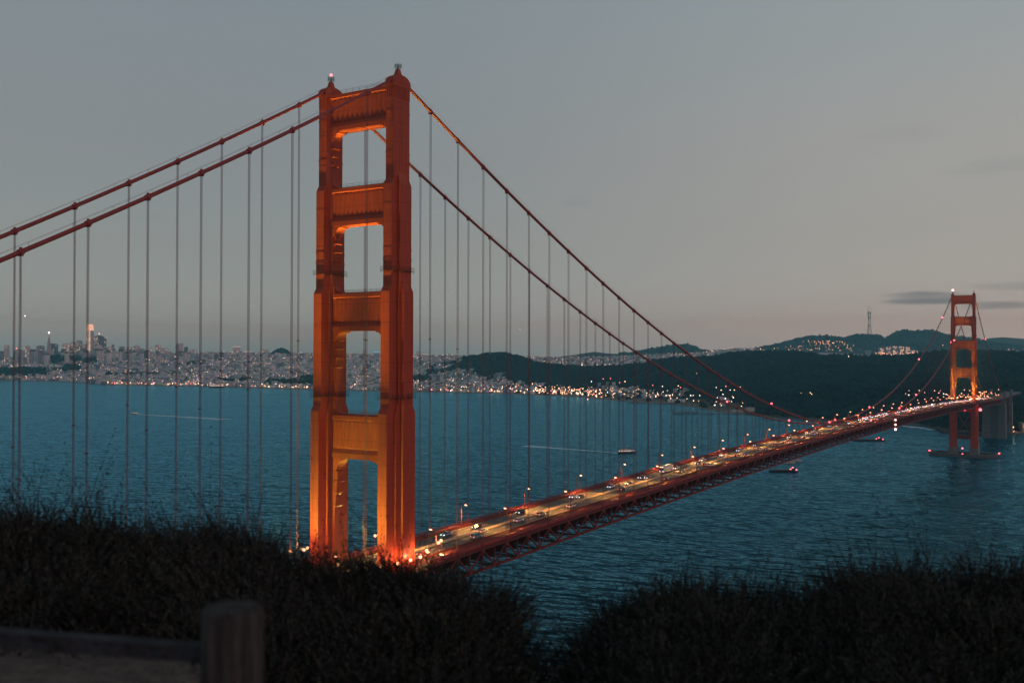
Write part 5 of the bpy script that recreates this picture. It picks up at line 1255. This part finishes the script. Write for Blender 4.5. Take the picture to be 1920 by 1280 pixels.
TOPL = [(-500, 960), (0, 972), (50, 955), (100, 985), (150, 965), (200, 1000), (260, 1003), (330, 985), (380, 980), (430, 995), (480, 1008), (515, 1040), (540, 1056), (600, 1062), (650, 1062), (700, 1066), (760, 1074), (820, 1076), (870, 1088), (920, 1115), (960, 1150), (1000, 1205), (1035, 1265), (1060, 1330), (1100, 1420)]
TOPR = [(1040, 1400), (1065, 1300), (1090, 1235), (1120, 1180), (1170, 1150), (1240, 1118), (1290, 1108), (1340, 1130), (1400, 1122), (1450, 1117), (1500, 1132), (1550, 1108), (1600, 1095), (1690, 1072), (1760, 1080), (1850, 1078), (1920, 1082), (2400, 1060)]
m_leaf = M('coastal_shrub_leaf', (.035, .04, .03), rough=.85, spec=.15, attr='tint')
m_twig = M('shrub_twig', (.05, .04, .03), rough=.9)
def bush(u0, u1, tops, label, nshoot, lean, dmin=5.6, dmax=8.6):
    e = empty('coastal_shrub', (*D((u0+u1)/2, 7.0), GZ), 0, label, 'shrub'); o_ = Vector(e.location)
    LV = []; LT = []; hull = MB()
    def canopy(u, d):
        vt = float(interp(u, tops)); zt = zat(vt+24+85*math.exp(-((u-1045)/75)**2), 7.2, u); base = min(GZ-.2, zt-.75)
        t_ = (d-7.2)/1.7; k = 1 - .30*max(0, -t_)**1.6 - .75*max(0, t_)**2
        return base + (zt-base)*k + .07*noise.noise(Vector((u/60, d*1.7, 0))) + .035*noise.noise(Vector((u/22, d*4, 3)))
    clusters = []
    for k in range(int(nshoot/52)):
        u = random.uniform(u0-20, u1+20); d = random.uniform(dmin, dmax); clusters.append((u, d, canopy(u, d) + random.gauss(.0, .05), random.uniform(.7, 1.35), random.gauss(lean, .25), random.uniform(.6, 1.4)))
    for k in range(nshoot):
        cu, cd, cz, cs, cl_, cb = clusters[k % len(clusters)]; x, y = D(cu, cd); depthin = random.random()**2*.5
        rx, ry = random.gauss(0, .40), random.gauss(0, .40)
        dirv = (RGT*(rx + cl_*.7) + FWD*ry + Vector((0, 0, 1.0 - .35*abs(rx)))).normalized(); u = cu; d = cd
        Ls = random.uniform(.26, .44)*cs*(1.0 if random.random() > .07 else 1.45); p0 = Vector((x, y, cz - .34*cs)) + dirv*random.uniform(-.02, .10)*cs + RGT*rx*.09 + FWD*ry*.09
        if random.random() < (.03 if u0 < 100 else .016): Ls *= 1.8; dirv = (RGT*(random.gauss(0, .25)+cl_*.5) + Vector((0, 0, 1))).normalized(); br2 = 1
        bend = (RGT*random.gauss(cl_*.8, .25) + FWD*random.gauss(0, .25))*.5
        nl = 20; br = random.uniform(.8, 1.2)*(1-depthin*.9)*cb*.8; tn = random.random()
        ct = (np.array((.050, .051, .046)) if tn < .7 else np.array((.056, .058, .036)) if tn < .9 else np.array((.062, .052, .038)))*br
        pts = [p0 + dirv*(Ls*q/nl) + bend*(Ls*(q/nl)**2) for q in range(nl+1)]
        # stem as a thin blade
        side = dirv.cross(Vector((random.random()-.5, random.random()-.5, .2))).normalized()
        LV += [p0 - side*.004, p0 + side*.004, pts[nl//2] + side*.003]; LT.append(ct*.8)
        LV += [pts[nl//2] - side*.003, pts[nl//2] + side*.003, pts[-1]]; LT.append(ct*.8)
        for q in range(2, nl+1):
            a = random.uniform(0, 6.28); out = (side*math.cos(a) + dirv.cross(side)*math.sin(a)); ll = random.uniform(.026, .050)*(1-.45*q/nl)+.010
            tip = pts[q] + (out*.75 + dirv*.9).normalized()*ll; sd_ = out.cross(dirv)*.0062
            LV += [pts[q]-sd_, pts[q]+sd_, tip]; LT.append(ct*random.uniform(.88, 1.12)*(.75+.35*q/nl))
    LV = np.array([v_[:] for v_ in LV]) - np.array(o_[:]); Fq = np.arange(len(LV)).reshape(-1, 3)
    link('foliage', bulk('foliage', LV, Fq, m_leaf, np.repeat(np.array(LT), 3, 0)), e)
    # dark hull standing for inner twigs, added to block light inside the shrub
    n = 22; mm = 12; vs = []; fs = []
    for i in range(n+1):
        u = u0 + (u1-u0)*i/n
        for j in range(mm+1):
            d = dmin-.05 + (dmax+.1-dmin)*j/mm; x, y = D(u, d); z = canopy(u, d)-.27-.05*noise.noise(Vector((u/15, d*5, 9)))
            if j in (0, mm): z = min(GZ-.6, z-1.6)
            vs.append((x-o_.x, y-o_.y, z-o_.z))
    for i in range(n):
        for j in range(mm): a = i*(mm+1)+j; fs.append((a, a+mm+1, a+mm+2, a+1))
    hull.add(vs, fs); hull.build('light_block_hull', m_shrub_hull, e)
    b = MB()
    for k in range(26):
        u = random.uniform(u0, u1); d = random.uniform(dmin+.6, dmax-.6); x, y = D(u, d); z = canopy(u, d)
        b.tube([Vector((x+random.uniform(-.2, .2), y+random.uniform(-.2, .2), z-1.2))-o_, Vector((x, y, z-.4))-o_, Vector((x+random.uniform(-.1, .1), y, z-.15))-o_], [.02, .012, .004], 5)
    tag(b.build('branch', m_twig, e), kind='stuff'); return e
m_shrub_hull = M('dark_shrub_hull', (.016, .016, .014), rough=1, spec=.0, nscale=14, namt=.5, bump=.8, bscale=40)
bush(-260, 190, TOPL, 'dark feathery shrub at the frame edge with upright tufts against the water', 6200, -.05)
bush(180, 480, TOPL, 'dark wind-swept shrub behind the wooden post, its shoots combed sideways', 5200, -.55)
bush(470, 780, TOPL, 'dark low shrub hiding the foot of the near tower', 6200, -.35, 5.05, 8.4)
bush(770, 1040, TOPL, 'dark rounded shrub sloping down to the gap where the water shows', 6000, -.05, 4.7, 8.4)
bush(1090, 1340, TOPR, 'dark shrub just past the gap of water, rising in feathery spikes', 6000, .05, 4.7, 8.4)
bush(1330, 1640, TOPR, 'dark shrub in the middle of the second clump with short soft tufts', 5800, -.05, 4.8, 8.6)
bush(1630, 2120, TOPR, 'tallest dark shrub of the second clump, reaching the corner of the view', 7600, -.1, 4.8, 8.6)

# weathered round wooden post with the rail running through it
m_wood = M('weathered_wood', (.105, .10, .095), rough=.9, spec=.08, nscale=6, namt=.75, nstretch=(6, 6, .30), bump=1.0, bscale=14)
e = empty('wooden_post', (*D(438, 2.9), GZ), 0, 'thick round weathered post standing in front of the shrubs', 'post')
pw = 2.9/FPX; rad = 57*pw; zt = zat(1136, 2.9, 438) - GZ
bmh = bmesh.new(); n = 40; rings = [(0, 1.0), (zt*.35, .99), (zt*.7, 1.0), (zt-.02, .99), (zt-.004, .965), (zt, .93), (zt+.002, .5)]
vr = []
for z, k in rings:
    rr_ = []
    for i in range(n):
        a = 2*math.pi*i/n; r_ = rad*k*(1+.02*noise.noise(Vector((math.cos(a)*2, math.sin(a)*2, z*1.5))) - (.035 if (i in (9, 23, 31)) and z < zt-.01 else 0)); rr_.append(bmh.verts.new((r_*math.cos(a), r_*math.sin(a), z + (.006*noise.noise(Vector((math.cos(a)*2, math.sin(a)*2, 4))) if z > zt-.05 else 0) - .1*(z == 0))))
    vr.append(rr_)
for r0, r1 in zip(vr, vr[1:]):
    for i in range(n): bmh.faces.new((r0[i], r0[(i+1) % n], r1[(i+1) % n], r1[i]))
bmh.faces.new(vr[-1]); me = bpy.data.meshes.new('post_timber'); bmh.to_mesh(me); bmh.free(); me.materials.append(m_wood); me.polygons.foreach_set('use_smooth', [True]*len(me.polygons)); link('timber', me, e)
m_rail = M('rail_timber', (.050, .052, .058), rough=.9, spec=.05, nscale=5, namt=.45, bump=.6, bscale=22)
rl = empty('fence_rail', (*D(438, 2.9), zat(1226, 2.9, 438)), 0, 'squared weathered timber rail running from the frame edge through the round post', 'rail')
ro = Vector(rl.location)
for (ua, va, da, ub, vb, db) in [(-500, 1152, 3.2, 395, 1222, 2.92)]:
    b = MB(); b.bar(G(ua, va, da)-ro, G(ub, vb, db)-ro, .055, .044); b.build('timber', m_rail, rl)
# ================================================================== haze
hm_ = bpy.data.materials.new('haze_air'); hm_.use_nodes = True; t = hm_.node_tree; t.nodes.clear()
v = t.nodes.new('ShaderNodeVolumePrincipled'); v.inputs['Color'].default_value = (.26, .80, 1.0, 1); v.inputs['Absorption Color'].default_value = (1, 1, 1, 1); v.inputs['Density'].default_value = 8.5e-5; v.inputs['Anisotropy'].default_value = .2
o_ = t.nodes.new('ShaderNodeOutputMaterial'); t.links.new(v.outputs[0], o_.inputs['Volume'])
hz = MB().box(-13500, 9000, -3000, 13500, -7.5, 590).build('haze', hm_)
tag(hz, kind='stuff')
